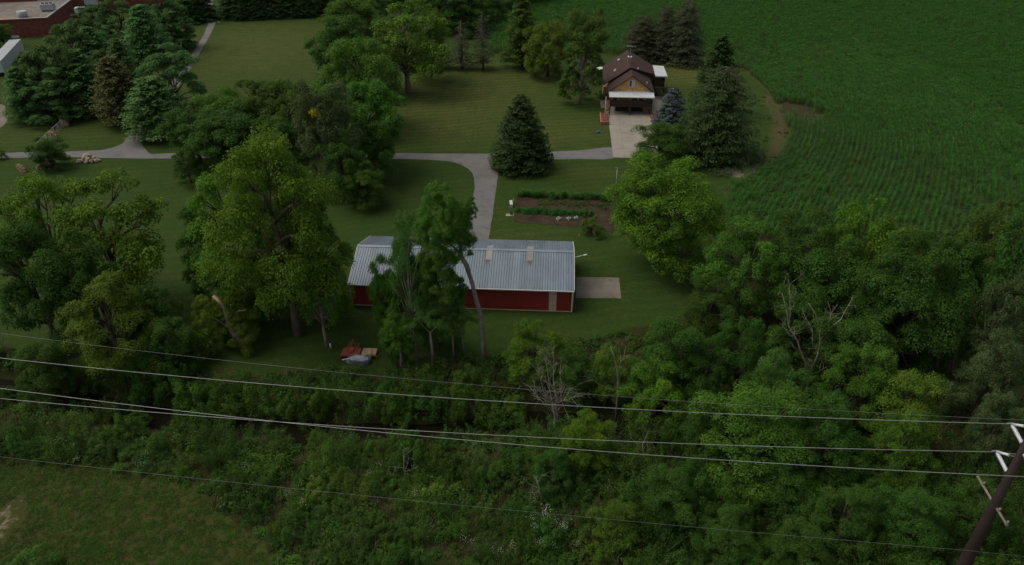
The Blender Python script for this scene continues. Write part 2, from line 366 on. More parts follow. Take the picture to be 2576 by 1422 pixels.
def groundmat():
    m, nt, b = newmat('lawn_and_earth'); c = pos(nt)
    A = {k: N(nt, "ShaderNodeAttribute", attribute_name=k).outputs['Fac'] for k in ('woods', 'rough', 'soil', 'pale', 'dry', 'field')}
    n_big = noise(nt, .05, 4, .6, c); n_mid = noise(nt, .35, 5, .65, c); n_fine = noise(nt, 2.0, 7, .8, c); n_tiny = noise(nt, 14, 3, .7, c)
    lawn = mixc(nt, rng_map(nt, n_mid, .3, .7), (.024, .060, .010), (.040, .078, .013))
    lawn = mixc(nt, rng_map(nt, n_big, .35, .65, 0, .5), lawn, (.055, .082, .016))
    lawn = mixc(nt, rng_map(nt, noise(nt, .16, 6, .7, c, .6), .54, .68, 0, .6), lawn, (.085, .088, .028))
    lawn = mixc(nt, rng_map(nt, noise(nt, .8, 4, .6, c), .58, .7, 0, .5), lawn, (.030, .082, .014))
    lawn = mixc(nt, math2(nt, 'MULTIPLY', A['dry'], rng_map(nt, n_mid, .25, .75, .25, 1.0)), lawn, (.165, .145, .044))
    w = N(nt, "ShaderNodeTexWave"); w.inputs['Scale'].default_value = .17; w.inputs['Distortion'].default_value = 6.0; w.inputs['Detail'].default_value = 1; w.inputs['Detail Scale'].default_value = .3
    mp = N(nt, "ShaderNodeMapping"); mp.inputs['Rotation'].default_value = (0, 0, R_(78)); nt.links.new(c, mp.inputs[0]); nt.links.new(mp.outputs[0], w.inputs['Vector'])
    lawn = mixc(nt, rng_map(nt, w.outputs['Fac'], 0, 1, 0, .38), lawn, (.024, .046, .009))
    lawn = mixc(nt, rng_map(nt, n_fine, .42, .62, 0, .75), lawn, (.018, .040, .008))
    lawn = mixc(nt, rng_map(nt, n_tiny, .5, .8, 0, .5), lawn, (.12, .135, .034))
    rough = mixc(nt, rng_map(nt, n_fine, .3, .7), (.040, .056, .011), (.062, .066, .019))
    rough = mixc(nt, rng_map(nt, n_mid, .45, .7, 0, .7), rough, (.055, .042, .020))
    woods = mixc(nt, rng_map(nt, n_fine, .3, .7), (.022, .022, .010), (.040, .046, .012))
    soil = mixc(nt, rng_map(nt, n_fine, .3, .7), (.075, .045, .030), (.125, .080, .055))
    soil = mixc(nt, rng_map(nt, n_mid, .40, .55, 0, .8), soil, (.055, .075, .016))
    pale = mixc(nt, rng_map(nt, n_fine, .35, .65), (.40, .34, .26), (.20, .155, .11))
    def fade(a, lo=.35, hi=.6):
        s = math2(nt, 'ADD', a, rng_map(nt, n_fine, .3, .7, -.25, .25)); s = math2(nt, 'ADD', s, rng_map(nt, n_mid, .3, .7, -.3, .3)); return rng_map(nt, s, lo, hi + .15)
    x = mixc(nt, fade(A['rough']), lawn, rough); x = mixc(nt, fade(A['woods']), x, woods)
    x = mixc(nt, fade(A['soil']), x, soil); x = mixc(nt, rng_map(nt, A['field'], .6, 1.0, 0, .8), x, (.040, .036, .018)); x = mixc(nt, fade(A['pale'], .4, .55), x, pale)
    nt.links.new(x, b.inputs['Base Color']); b.inputs['Roughness'].default_value = .95; b.inputs['Specular IOR Level'].default_value = .1
    bp = N(nt, "ShaderNodeBump"); bp.inputs['Strength'].default_value = .7; bp.inputs['Distance'].default_value = .12
    hh = math2(nt, 'ADD', n_fine, math2(nt, 'MULTIPLY', n_tiny, .6)); nt.links.new(hh, bp.inputs['Height']); nt.links.new(bp.outputs[0], b.inputs['Normal'])
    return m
ground = link("ground", gm, groundmat()); tag(ground, "mown lawn, rough meadow and bare earth around the farm", kind="structure")

# creek water
def watermat():
    m, nt, b = newmat('dark_creek_water'); b.inputs['Base Color'].default_value = (.012, .011, .007, 1); b.inputs['Roughness'].default_value = .25; b.inputs['Specular IOR Level'].default_value = .04
    bp = N(nt, "ShaderNodeBump"); bp.inputs['Strength'].default_value = .25; bp.inputs['Distance'].default_value = .03
    nt.links.new(noise(nt, 2.5, 3, .5, pos(nt)), bp.inputs['Height']); nt.links.new(bp.outputs[0], b.inputs['Normal']); return m
mb = MB()
for i in range(len(CREEK) - 1):
    pass
L_, Rr_ = [], []
for i, p in enumerate(CREEK):
    d = (CREEK[min(i + 1, len(CREEK) - 1)] - CREEK[max(i - 1, 0)]).normalized(); n = Vector((-d.y, d.x, 0))
    L_.append(p + n * 2.8 + Vector((0, 0, -1.35))); Rr_.append(p - n * 2.8 + Vector((0, 0, -1.35)))
for i in range(len(CREEK) - 1): mb.poly([Rr_[i], Rr_[i + 1], L_[i + 1], L_[i]])
tag(mb.build("creek_water", watermat()), "dark still creek winding through the brush", kind="structure")

# ------------------------------------------------------------------ roads
def smooth_path(pix, n=6):
    P = [g(X, Y) for X, Y in pix]; out = []
    for i in range(len(P) - 1):
        p0, p1, p2, p3 = P[max(i - 1, 0)], P[i], P[i + 1], P[min(i + 2, len(P) - 1)]
        for k in range(n):
            t = k / n
            out.append(.5 * ((2 * p1) + (p2 - p0) * t + (2 * p0 - 5 * p1 + 4 * p2 - p3) * t * t + (3 * p1 - p0 - 3 * p2 + p3) * t ** 3))
    out.append(P[-1]); return out
def strip(name, left, right, mat, z, label, edge=.03, n=6):
    """closed outline from two smoothed edges, with a small edge thickness"""
    A = smooth_path(left, n); B = smooth_path(right, n); pts = A + B[::-1]; pts = [p + Vector((random.uniform(-.09, .09), random.uniform(-.09, .09), 0)) for p in pts]
    import bmesh
    bm = bmesh.new(); vs_ = [bm.verts.new((p.x, p.y, z)) for p in pts]; f = bm.faces.new(vs_)
    if f.normal.z < 0: f.normal_flip()
    bmesh.ops.triangulate(bm, faces=[f])
    r = bmesh.ops.extrude_edge_only(bm, edges=[e for e in bm.edges if e.is_boundary])
    for v in r['geom']:
        if isinstance(v, bmesh.types.BMVert): v.co.z -= edge + .03
    me = bpy.data.meshes.new(name); bm.to_mesh(me); bm.free()
    o = link(name, me, mat); tag(o, label, kind="structure"); return o
# the main lane and the spur to the barn, in one sheet
strip("asphalt_lane", [(-420, 402), (-200, 392), (0, 385), (75, 383), (170, 381), (245, 378), (268, 374.8), (290, 369), (307, 361), (318, 349), (326, 338), (340, 319), (375, 275), (425, 215), (468, 163), (490, 125), (508, 95), (520, 70), (526, 52)],
      [(-420, 416), (-200, 406), (0, 399), (146, 395), (260, 397), (379, 398.5), (560, 397.5), (760, 397), (900, 397.5), (1040, 401), (1110, 404), (1150, 411), (1178, 424), (1191, 443), (1194, 465), (1190, 500), (1180, 560), (1168, 640), (1222, 640), (1232, 580), (1240, 530), (1246, 490), (1250, 455), (1256, 430), (1266, 412), (1290, 405), (1385, 402), (1460, 400), (1541, 398.5), (1537, 371), (1460, 378), (1385, 382), (1300, 386), (1150, 386.8), (945, 384.5), (760, 384), (560, 384.5), (420, 386), (379, 386.5), (364, 374), (355, 358), (357, 343), (366, 325), (400, 280), (445, 222), (486, 163), (508, 125), (528, 90), (540, 62), (545, 50)],
      M['asphalt'], .012, "grey asphalt lane forking to the barn and to the far road", n=3)
strip("far_road", [(492, 38), (495, 20), (503, 0), (512, -40), (530, -120)], [(555, 58), (540, 30), (535, 0), (532, -40), (545, -120)], M['asphalt'], .010, "wider asphalt road at the end of the lane near the spruce row")
strip("parking_lot", [(-400, 250), (-100, 255), (0, 262), (14, 275)], [(-400, 470), (-120, 380), (0, 322), (22, 290)], M['padconc'], .010, "pale parking lot at the left edge beside the pines")
strip("side_walk", [(470, 34), (486, 14), (490, -10)], [(478, 35), (494, 15), (500, -10)], M['padconc'], .016, "narrow pale path beside the far road")

HA = R_(-4.0); HO = Vector((19.0, 141.7, 0))      # house frame
hax = Vector((math.cos(HA), math.sin(HA), 0)); hay = Vector((-math.sin(HA), math.cos(HA), 0))
def hw(x, y, z=0.0): return HO + hax * x + hay * y + Vector((0, 0, z))

# concrete drive of separate slabs
cd = empty("concrete_driveway", hw(0, 0)); cd.rotation_euler.z = HA
tag(cd, "pale concrete driveway of jointed slabs in front of the garage", kind="structure")
MB().bx((.07, -24.4, -.05), (8.38, .3, .008)).build("joint_bed", M['joint'], cd)
sw, sh = 2.05, 4.05
slab = MB().bx((0, 0, -.02), (sw - .012, sh - .012, .034)).mesh("slab"); slab.materials.append(M['concrete'])
for i in range(4):
    for j in range(6):
        o = link("slab", slab, None, cd, (.10 + i * (sw + .015), -24.38 + j * (sh + .02), random.uniform(0, .006))); o.rotation_euler = (0, 0, random.uniform(-.002, .002))
bp_ = [g(1450, 697), g(1557, 699), g(1563, 751), g(1449, 750)]
mb = MB(); mb.prism([Vector((p.x, p.y, .03)) for p in bp_][::-1], (0, 0, 0), (0, 0, -.1)); tag(mb.build("concrete_pad", M['padconc']), "stained concrete pad beside the right end of the barn", kind="structure")
mb = MB(); gp = [g(1301, 480), g(1545, 494), g(1545, 585), g(1457, 571), g(1293, 559)]
M['tilled'] = plain('tilled_garden_soil', (.050, .036, .026), .95, var=.5, scale=3.0, bump=1.0, spec=.05, wear=((.040, .060, .018), 1.1, .56))
gb = MB(); 
mb.prism([Vector((p.x, p.y, .03)) for p in gp][::-1], (0, 0, 0), (0, 0, -.1)); tag(mb.build("garden_soil", M['tilled']), "tilled brown soil of the vegetable garden", kind="structure")

# ------------------------------------------------------------------ barn
BL, BW, BE, BR = 26.3, 11.75, 3.1, 4.98            # roof length, roof width, eave and ridge height
b0 = g(1057.6 * .83854, 915 * .83854)
barn = empty("pole_barn", (b0.x - .02, b0.y, 0), R_(-3.3)); tag(barn, "long red metal barn with grey galvanised gable roof", "barn")
WL, WW = BL - .35, BW - .5                         # wall length and depth; local origin = near left wall corner
pw = .914
def rib_profile(w, n, h, base):                     # trapezoid ribs across a sheet
    P = []
    for i in range(n):
        x0 = w * i / n
        P += [(x0, base), (x0 + w / n - .12, base), (x0 + w / n - .09, base + h), (x0 + w / n - .05, base + h)]
    P.append((w, base)); return P
def sheet(w, L, n=3, h=.035, seam=None):
    mb = MB(); P = rib_profile(w, n, h, 0.0)
    for (xa, za), (xb, zb) in zip(P[:-1], P[1:]): mb.poly([(xa, 0, za), (xb, 0, zb), (xb, L, zb), (xa, L, za)])
    me = mb.mesh("sheet")
    if seam:
        me.materials.append(M['galv']); me.materials.append(M[seam])
        for i, p in enumerate(me.polygons): p.material_index = 1 if i % 4 == 3 else 0
    return me
nP = 29; pw = BL / nP
slope = math.atan2(BR - BE, BW / 2); SL = math.hypot(BW / 2, BR - BE)
M['seam'] = plain('dark_roof_seam', (.115, .14, .165), .7, var=.4, scale=2)  # darker grey for one flank of every roof rib
rs = sheet(pw, SL, 3, .045, 'seam')
xo, yo = -.17, -.25
for side in (0, 1):
    for i in range(nP):
        o = link("roof_panel", rs, None, barn)
        z = random.uniform(0, .004) + (.0 if i % 2 else .002)
        if side == 0: o.location = (xo + i * pw, yo, BE + z); o.rotation_euler = (slope, 0, 0)
        else: o.location = (xo + (i + 1) * pw, yo + BW, BE + z); o.rotation_euler = (slope, 0, math.pi)
mb = MB()
for s, th in ((0, 0), (1, 0)):
    y1, y2 = yo + BW / 2, yo + BW / 2 + (-.28 if s == 0 else .28)
    mb.poly([(xo, y1, BR + .075), (xo + BL, y1, BR + .075), (xo + BL, y2, BR + .075 - .28 * math.tan(slope)), (xo, y2, BR + .075 - .28 * math.tan(slope))][::1 if s else -1])
mb.build("ridge_cap", M['galv'], barn)
for k, t in enumerate((.40, .60, .785)):            # translucent panels astride the ridge, and rust running from them
    xs_ = xo + BL * t
    for side in (0, 1):
        L = 1.6 if side == 0 else 1.9
        y1 = yo + BW / 2 - (.1 if side == 0 else -.1); dz = -.1 * math.tan(slope)
        y2 = y1 + (-L if side == 0 else L)
        z1 = BR + dz + .052; z2 = z1 - L * math.tan(slope)
        sk = MB().poly([(xs_, y2, z2), (xs_ + .74, y2, z2), (xs_ + .74, y1, z1), (xs_, y1, z1)]).poly([(xs_, y2, z2), (xs_, y2, z2 - .05), (xs_ + .74, y2, z2 - .05), (xs_ + .74, y2, z2)]).build("skylight_panel", M['skyl'], barn)
        mb = MB()
        for q in range(6):
            rx = xs_ + random.uniform(.02, .52); ln = random.uniform(.25, .95); w_ = random.uniform(.03, .09); sg = -1 if side == 0 else 1
            ya, yb = y2 + sg * .01, y2 + sg * ln; za = z2 - .01 * math.tan(slope); zb = z2 - ln * math.tan(slope)
            mb.poly([(rx, ya, za), (rx + w_, ya, za), (rx + w_ * .5, yb, zb - .004), (rx + w_ * .3, yb, zb - .004)])
        mb.build("rust_stain", M['rust'], sk)
# walls: sheets of siding
wp = sheet(pw, BE - .06, 3, .03); wp.materials.append(M['red']); wpb = wp.copy(); wpb.materials.clear(); wpb.materials.append(M['beige'])
nW = int(round(WL / pw)); pwW = WL / nW
for i in range(nW):
    beige = (i == nW - 3)
    o = link("wall_panel", wpb if beige else wp, None, barn, (i * pwW, -.0, .12)); o.rotation_euler = (R_(90), 0, 0); o.scale = (pwW / pw, 1, 1)
    o2 = link("wall_panel", wp, None, barn, ((i + 1) * pwW, WW, .12)); o2.rotation_euler = (R_(90), 0, math.pi); o2.scale = (pwW / pw, 1, 1)
for xx in (0.0, WL):
    gw = MB().prism([Vector((xx, 0.02, .1)), Vector((xx, WW - .02, .1)), Vector((xx, WW - .02, BE + .04)), Vector((xx, WW / 2, BR - .06)), Vector((xx, .02, BE + .04))], (0, 0, 0), (.04 if xx == 0 else -.04, 0, 0))
    gw.build("gable_wall", M['red'], barn)
    mb = MB()
    for k in range(int(WW / .3)):
        y = .15 + k * .3; zt = BE + (BR - BE) * (1 - abs(y - WW / 2) / (WW / 2)) - .08
        mb.bx((xx + (-.03 if xx == 0 else 0), y, .14), (xx + (0 if xx == 0 else .03), y + .05, zt))
    mb.build("siding_ribs", M['red'], barn)
for xx in (-.02, WL + .02):
    for yy in (-.03, WW + .03): MB().bx((xx - .07, yy - .07, .05), (xx + .07, yy + .07, BE)).build("corner_trim", M['trim'], barn)
MB().bx((-.05, -.045, .03), (WL + .05, .03, .115)).build("base_trim", M['beige'], barn)
for s, yy in ((-1, yo), (1, yo + BW)):
    MB().bx((xo, yy - .09, BE - .14), (xo + BL, yy + .03, BE - .012)).build("gutter", M['trim'], barn)
for xx in (xo, xo + BL):                            # rake trim on both ends
    for s in (0, 1):
        y1, y2 = (yo, yo + BW / 2) if s == 0 else (yo + BW, yo + BW / 2)
        MB().poly([(xx, y1, BE - .12), (xx, y2, BR - .12), (xx, y2, BR + .05), (xx, y1, BE + .05)]).poly([(xx + .05, y1, BE - .12), (xx + .05, y1, BE + .05), (xx + .05, y2, BR + .05), (xx + .05, y2, BR - .12)]).poly([(xx, y1, BE + .05), (xx, y2, BR + .05), (xx + .05, y2, BR + .05), (xx + .05, y1, BE + .05)]).build("rake_trim", M['trim'], barn)
MB().tube([(-.12, -.28, BE - .1), (-.10, -.12, BE - .4), (-.10, -.1, .35), (-.15, -.35, .15), (-.32, -1.25, .08)], .06).build("downspout", M['trim'], barn)
MB().tube([(WL + .12, -.28, BE - .1), (WL + .10, -.13, BE - .4), (WL + .10, -.13, .1)], .06).build("downspout", M['trim'], barn)
MB().tube([(WL + .1, WW / 2 - .6, BR - .5), (WL + 1.5, WW / 2 - .3, BR - .25)], .035).tube([(WL + 1.3, WW / 2 - .35, BR - .3), (WL + 1.75, WW / 2 - .25, BR - .25)], .09).build("yard_lamp", M['trim'], barn)
MB().bx((WL + .02, 2.2, .1), (WL + .09, 6.4, 2.9)).build("sliding_door", M['trim'], barn)
MB().poly([(0, 0, .1), (WL, 0, .1), (WL, WW, .1), (0, WW, .1)]).build("floor_slab", M['padconc'], barn)

# ------------------------------------------------------------------ house
house = empty("house", hw(0, 0), HA); tag(house, "brown roofed house with cedar gable, white porch roof and garage below", "house")
def hb(name, mat, a, b, par=None): return MB().bx(a, b).build(name, mat, par or house)
# lower walls with garage openings left as recessed doors
hb("wall", M['brick_tan'], (.45, .0, 0), (1.7, .25, 2.2)); hb("wall", M['brick_tan'], (4.25, 0, 0), (4.55, .25, 2.2)); hb("wall", M['brick_tan'], (7.1, 0, 0), (8.5, .25, 2.2)); hb("wall", M['brick_tan'], (1.7, 0, 1.95), (7.1, .25, 2.2))
for a, b in ((1.7, 4.25), (4.55, 7.1)):
    gd = hb("garage_door", M['door'], (a, .12, 0), (b, .2, 1.95))
    for r in range(4):
        for c_ in range(4): MB().bx((a + .08 + c_ * (b - a - .1) / 4, .095, .06 + r * .48), (a + (c_ + 1) * (b - a - .1) / 4, .125, .46 + r * .48)).build("door_panel", M['door'], gd)
dr = hb("door", M['trim'], (.75, -.03, 0), (1.5, .02, 1.9)); MB().bx((.83, -.06, .95), (.88, -.02, 1.05)).build("door_handle", M['iron'], dr)
hb("wall", M['brick_tan'], (.45, .25, 0), (.7, 17.2, 4.1)); hb("wall", M['brick_tan'], (8.25, .25, 0), (8.5, 10.3, 4.1)); hb("wall", M['darkwood'], (9.55, 10.3, 0), (9.8, 17.2, 4.4)); hb("wall", M['brick_tan'], (.7, 17.0, 0), (9.55, 17.2, 4.1)); hb("wall", M['darkwood'], (8.5, 10.3, 0), (9.55, 10.5, 4.6))
hb("wall", M['cedar'], (.7, .02, 2.2), (8.25, .22, 4.1))
uw = hb("window", M['trim'], (1.2, -.03, 2.9), (2.3, .0, 3.9)); MB().bx((1.28, -.05, 2.97), (2.22, -.025, 3.83)).build("pane", M['glass'], uw)
uw = hb("window", M['trim'], (6.6, -.03, 2.5), (7.4, .0, 3.95)); MB().bx((6.68, -.05, 2.57), (7.32, -.025, 3.88)).build("pane", M['curtain'], uw)
uw = hb("sliding_door", M['trim'], (4.7, -.03, 2.25), (5.9, 0, 3.95)); MB().bx((4.78, -.05, 2.3), (5.82, -.025, 3.88)).build("pane", M['glass'], uw)
# gable wall made of shingle courses
GA = 7.05; gxm, gl, gr = 4.5, .55, 8.45
for r in range(12):
    z0 = 4.1 + r * .245; z1 = z0 + .245; hwid = (GA - z0) / (GA - 4.1) * (gr - gl) / 2; hw2 = max(0.02, (GA - z1) / (GA - 4.1) * (gr - gl) / 2)
    MB().prism([Vector((gxm - hwid, -.04, z0)), Vector((gxm + hwid, -.04, z0)), Vector((gxm + hw2, -.015, z1)), Vector((gxm - hw2, -.015, z1))][::-1], (0, 0, 0), (0, .2, 0)).build("shingle_course", M['cedar'], house)
w = MB().bx((3.92, -.10, 4.92), (5.06, -.03, 6.28)).build("window", M['trim'], house)
MB().bx((4.0, -.125, 5.0), (4.46, -.095, 6.2)).build("pane", M['glass'], w); MB().bx((4.52, -.125, 5.0), (4.98, -.095, 6.2)).build("pane", M['curtain'], w)
hb("gable_lamp", M['trim'], (4.38, -.32, 6.92), (4.62, -.02, 7.1))
def slab_roof(name, pts, th=.16, mat='roof', par=None):
    mb = MB(); mb.prism([Vector(p) for p in pts], (0, 0, 0), (0, 0, -th)); return mb.build(name, M[mat], par or house)
fr = 7.25
r1 = slab_roof("front_gable_roof", [(4.5, -.55, fr), (-.05, -.55, 4.05), (-.05, 4.3, 4.05), (4.5, 4.3, fr)][::-1])
r2 = slab_roof("front_gable_roof", [(4.5, -.55, fr), (4.5, 10.2, fr), (9.0, 10.2, 4.05), (9.0, -.55, 4.05)][::-1])
r3 = slab_roof("main_roof", [(4.3, 3.9, 7.62), (-.85, 3.9, 4.05), (-.5, 17.6, 4.05), (4.62, 17.5, 7.62)][::-1])
r4 = slab_roof("main_roof", [(4.3, 3.9, 7.62), (4.62, 17.5, 7.62), (10.25, 17.4, 4.5), (10.05, 10.3, 4.5)][::-1])
# shingle courses raised a little on the left slope and right slope
def courses(par, a, b, c, d, n):
    """a,b = eave ends; d,c = ridge ends"""
    a, b, c, d = map(Vector, (a, b, c, d)); nrm = (b - a).cross(d - a).normalized()
    if nrm.z < 0: nrm = -nrm
    for i in range(n):
        t0, t1 = i / n, (i + .93) / n
        p = [a.lerp(d, t0) + nrm * .035, b.lerp(c, t0) + nrm * .035, b.lerp(c, t1) + nrm * .012, a.lerp(d, t1) + nrm * .012]
        q = [a.lerp(d, t0) + nrm * .004, b.lerp(c, t0) + nrm * .004]
        MB().poly(p if (p[1] - p[0]).cross(p[3] - p[0]).z > 0 else p[::-1]).poly([q[0], q[1], p[1], p[0]]).build("shingle_course", M['roof'], par)
courses(r3, (-.85, 3.9, 4.05), (-.5, 17.6, 4.05), (4.62, 17.5, 7.62), (4.3, 3.9, 7.62), 16)
courses(r4, (10.05, 10.3, 4.5), (10.25, 17.4, 4.5), (4.62, 17.5, 7.62), (4.3, 3.9, 7.62), 16)
courses(r2, (9.0, -.55, 4.05), (9.0, 10.2, 4.05), (4.5, 10.2, fr), (4.5, -.55, fr), 14)
courses(r1, (-.05, -.55, 4.05), (-.05, 4.3, 4.05), (4.5, 4.3, fr), (4.5, -.55, fr), 14)
slab_roof("roof_wall", [(4.5, 10.1, 7.4), (4.4, 4.4, 7.45), (9.0, 9.5, 4.3), (9.9, 10.2, 4.4)], .9, 'darkwood')
for y, xx in ((8.5, 1.6), (14.0, 2.6)):
    zz = 4.05 + (xx + .7) / 5.05 * 3.57 + .06
    MB().box((xx, y, zz), (.5, .9, .14), 0, 0, -math.atan2(3.57, 5.1)).build("roof_vent", M['grey'], r3)
MB().box((6.0, 5.8, 6.95), (.25, .25, .35)).build("roof_vent", M['white'], r4); MB().box((7.6, 1.6, 5.35), (.22, .22, .3)).build("roof_vent", M['white'], r2)
ch = MB().bx((4.05, 8.0, 6.9), (4.75, 8.7, 8.55)).build("chimney", M['brick_tan'], house)
MB().bx((3.98, 7.93, 8.55), (4.82, 8.77, 8.68)).build("chimney_cap", M['trim'], ch); MB().bx((4.2, 8.15, 8.66), (4.6, 8.55, 8.95)).build("flue", M['brick_red'], ch)
an = MB().tube([(4.9, 13.5, 7.3), (4.9, 13.5, 9.6)], .03); an.tube([(4.0, 13.3, 9.5), (6.0, 13.7, 9.35)], .025)
for k in range(7): an.tube([(4.1 + k * .28, 13.0 - .5 + k * .03, 9.48 - k * .02), (4.1 + k * .28, 13.0 + 1.1 - k * .03, 9.48 - k * .02)], .015)
an.build("antenna", M['grey'], house)
# front porch: deck, railing, posts, corrugated roof
for i in range(14): hb("deck_board", M['darkwood'], (.3, -2.45 + i * .175, 1.98), (8.6, -2.45 + i * .175 + .16, 2.03))
hb("deck_beam", M['darkwood'], (.3, -2.5, 1.72), (8.6, -2.38, 1.98)); hb("deck_beam", M['darkwood'], (.3, -.3, 1.76), (8.6, -.2, 1.98))
for xx in (.38, 4.42, 8.48): hb("deck_post", M['darkwood'], (xx - .09, -2.42, .02), (xx + .09, -2.24, 1.72))
for xx in (.38, 2.4, 4.42, 6.45, 8.48): hb("rail_post", M['darkwood'], (xx - .06, -2.46, 2.03), (xx + .06, -2.34, 3.66 if xx in (.38, 8.48) else 2.95))
hb("hand_rail", M['darkwood'], (.3, -2.49, 2.9), (8.6, -2.31, 2.97))
for i in range(5): hb("rail_board", M['darkwood'], (.32, -2.435, 2.12 + i * .155), (8.58, -2.40, 2.12 + i * .155 + .135))
for s in (.34, 8.56):
    hb("hand_rail", M['darkwood'], (s - .04, -2.4, 2.9), (s + .04, 0, 2.96))
    for i in range(5): hb("rail_board", M['darkwood'], (s - .02, -2.4, 2.12 + i * .155), (s + .02, -.05, 2.12 + i * .155 + .135))
def corrugated(name, a, b, c, d, n, par, mat='white', h=.035):
    a, b, c, d = map(Vector, (a, b, c, d)); mb = MB(); prev = None
    for i in range(n * 4 + 1):
        t = i / (n * 4); dz = Vector((0, 0, h * (1 + math.cos(i * math.pi / 2)) / 2)); p, q = a.lerp(b, t) + dz, d.lerp(c, t) + dz
        if prev: mb.poly([prev[0], p, q, prev[1]])
        prev = (p, q)
    return mb.build(name, M[mat], par)
pr = corrugated("porch_roof", (.1, -2.6, 3.68), (8.85, -2.6, 3.68), (8.85, .0, 4.12), (.1, .0, 4.12), 30, house)
hb("porch_fascia", M['trim'], (.1, -2.63, 3.58), (8.85, -2.60, 3.70))
for k, (x, y, z) in enumerate(((1.4, -1.2, 2.03), (6.4, -1.4, 2.03))):
    MB().bx((x - .3, y - .3, z + .38), (x + .3, y + .3, z + .44)).bx((x - .3, y + .24, z + .44), (x + .3, y + .3, z + .95)).bx((x - .28, y - .28, z), (x - .22, y - .22, z + .38)).bx((x + .22, y - .28, z), (x + .28, y - .22, z + .38)).bx((x - .28, y + .22, z), (x - .22, y + .28, z + .38)).bx((x + .22, y + .22, z), (x + .28, y + .28, z + .38)).build("porch_chair", M['iron'])
    o = bpy.context.scene.collection.objects[-1]; o.location = hw(0, 0); o.rotation_euler.z = HA
    tag(o, ("dark chair on the left half of the covered front porch", "dark chair on the right half of the covered front porch")[k], "chair")
for k, x in enumerate((1.9, 4.2, 5.75, 7.2)):
    bp2 = MB(); bp2.tube([(0, 0, 3.5), (0, 0, 3.15)], .01, 4); bp2.tube([(0, 0, 3.2), (0, 0, 3.1), (0, 0, 2.98)], [.06, .14, .1], 8)
    bp2.build("porch_light", M['trim'], house, (x, -2.0, 0))
# right deck with white roof, brace and patio
rd = 2.35
for i in range(16): hb("deck_board", M['darkwood'], (9.85 + i * .15, 10.0, rd - .05), (9.85 + i * .15 + .135, 17.0, rd))
for yy in (10.05, 16.9):
    hb("deck_post", M['darkwood'], (12.05, yy, 0), (12.2, yy + .15, 4.35)); 
hb("deck_beam", M['darkwood'], (9.85, 9.95, rd - .28), (12.25, 10.05, rd - .06)); hb("deck_beam", M['darkwood'], (12.1, 10.06, rd - .28), (12.24, 17.0, rd - .06))
for i in range(6):
    hb("rail_board", M['darkwood'], (9.86, 9.98, rd + .08 + i * .155), (12.2, 10.02, rd + .08 + i * .155 + .135)); hb("rail_board", M['darkwood'], (12.16, 10.2, rd + .08 + i * .155), (12.2, 16.9, rd + .08 + i * .155 + .135))
hb("hand_rail", M['darkwood'], (9.85, 9.94, rd + 1.02), (12.25, 10.06, rd + 1.08)); hb("hand_rail", M['darkwood'], (12.12, 10.1, rd + 1.02), (12.25, 17, rd + 1.08))
corrugated("deck_roof", (10.05, 9.4, 4.52), (10.15, 17.3, 4.52), (12.6, 17.3, 4.36), (12.5, 9.4, 4.36), 26, house)
hb("deck_roof_fascia", M['trim'], (10.1, 9.36, 4.28), (12.55, 9.4, 4.5)); hb("deck_roof_fascia", M['trim'], (12.56, 9.4, 4.24), (12.62, 17.3, 4.36))
stp = MB()
stp.tube([(9.95, 9.9, 2.2), (12.0, 5.6, .1)], .09, 4); stp.tube([(10.9, 9.9, 2.2), (12.9, 5.9, .1)], .09, 4); stp.build("stair_stringer", M['darkwood'], house)
for i in range(9):
    t = i / 9; MB().box((10.45 + 2.0 * t, 9.8 - 4.1 * t, 2.25 - 2.1 * t), (1.05, .32, .05), R_(25)).build("stair_tread", M['darkwood'], house)
MB().bx((8.55, -2.6, -.05), (12.9, 10.0, .03)).build("patio_slab", M['concrete'], house)
corrugated("awning", (-2.0, 16.6, 3.35), (-2.0, 18.6, 3.35), (-.35, 18.6, 3.75), (-.35, 16.6, 3.75), 7, house)
for yy in (16.7, 18.5): hb("awning_post", M['trim'], (-1.95, yy - .05, 0), (-1.85, yy + .05, 3.34))
hb("bay_wall", M['brick_tan'], (-.55, 8.2, 0), (.45, 10.6, 2.4))
hb("shed_lean_to", M['beige'], (-1.1, 1.6, 0), (.42, 4.6, 1.7)); slab_roof("lean_to_roof", [(-1.3, 1.4, 1.75), (.42, 1.4, 2.2), (.42, 4.8, 2.2), (-1.3, 4.8, 1.75)], .08, 'roof')
# retaining walls with stepped stones and mulch
for side, (x0, x1) in enumerate(((-1.45, .02), (8.44, 9.9))):
    wall = empty("retaining_wall", hw(0, 0), HA); tag(wall, ("stepped red stone retaining wall left of the concrete driveway", "stepped red stone retaining wall right of the concrete driveway beside the blue spruce")[side], "wall")
    xw = x1 - .3 if side == 0 else x0
    y0 = -8.0 if side == 0 else -6.2
    MB().bx((x0 + .1, y0 + .2, -.05), (x1 - .05, -2.4, .42)).build("mulch_bed", M['mulch'], wall)
    st = MB().box((0, 0, 0), (.34, .62, .2)).mesh("stone"); st.materials.append(M['stone_red'])
    nst = int((-.2 - y0) / .66)
    for j in range(nst):
        top = .35 + .9 * max(0, (j - 2) / nst)
        for q in range(max(1, int(top / .22))):
            o = link("stone", st, None, wall, (xw + .15 + random.uniform(-.03, .03), y0 + .35 + j * .66 + (.15 if q % 2 else 0), .1 + q * .21)); o.rotation_euler.z = random.uniform(-.06, .06)
    for q in range(3):
        for (ax_, bx_) in (((x0, y0), (x1, y0)),):
            for i in range(3): o = link("stone", st, None, wall, (x0 + .25 + i * .5, y0 + .1, .1 + q * .16)); o.rotation_euler.z = R_(90)
    if side == 0: MB().bx((x0 - .04, y0, 0), (x0 + .1, -2.4, .5)).build("edging", M['brick_tan'], wall)
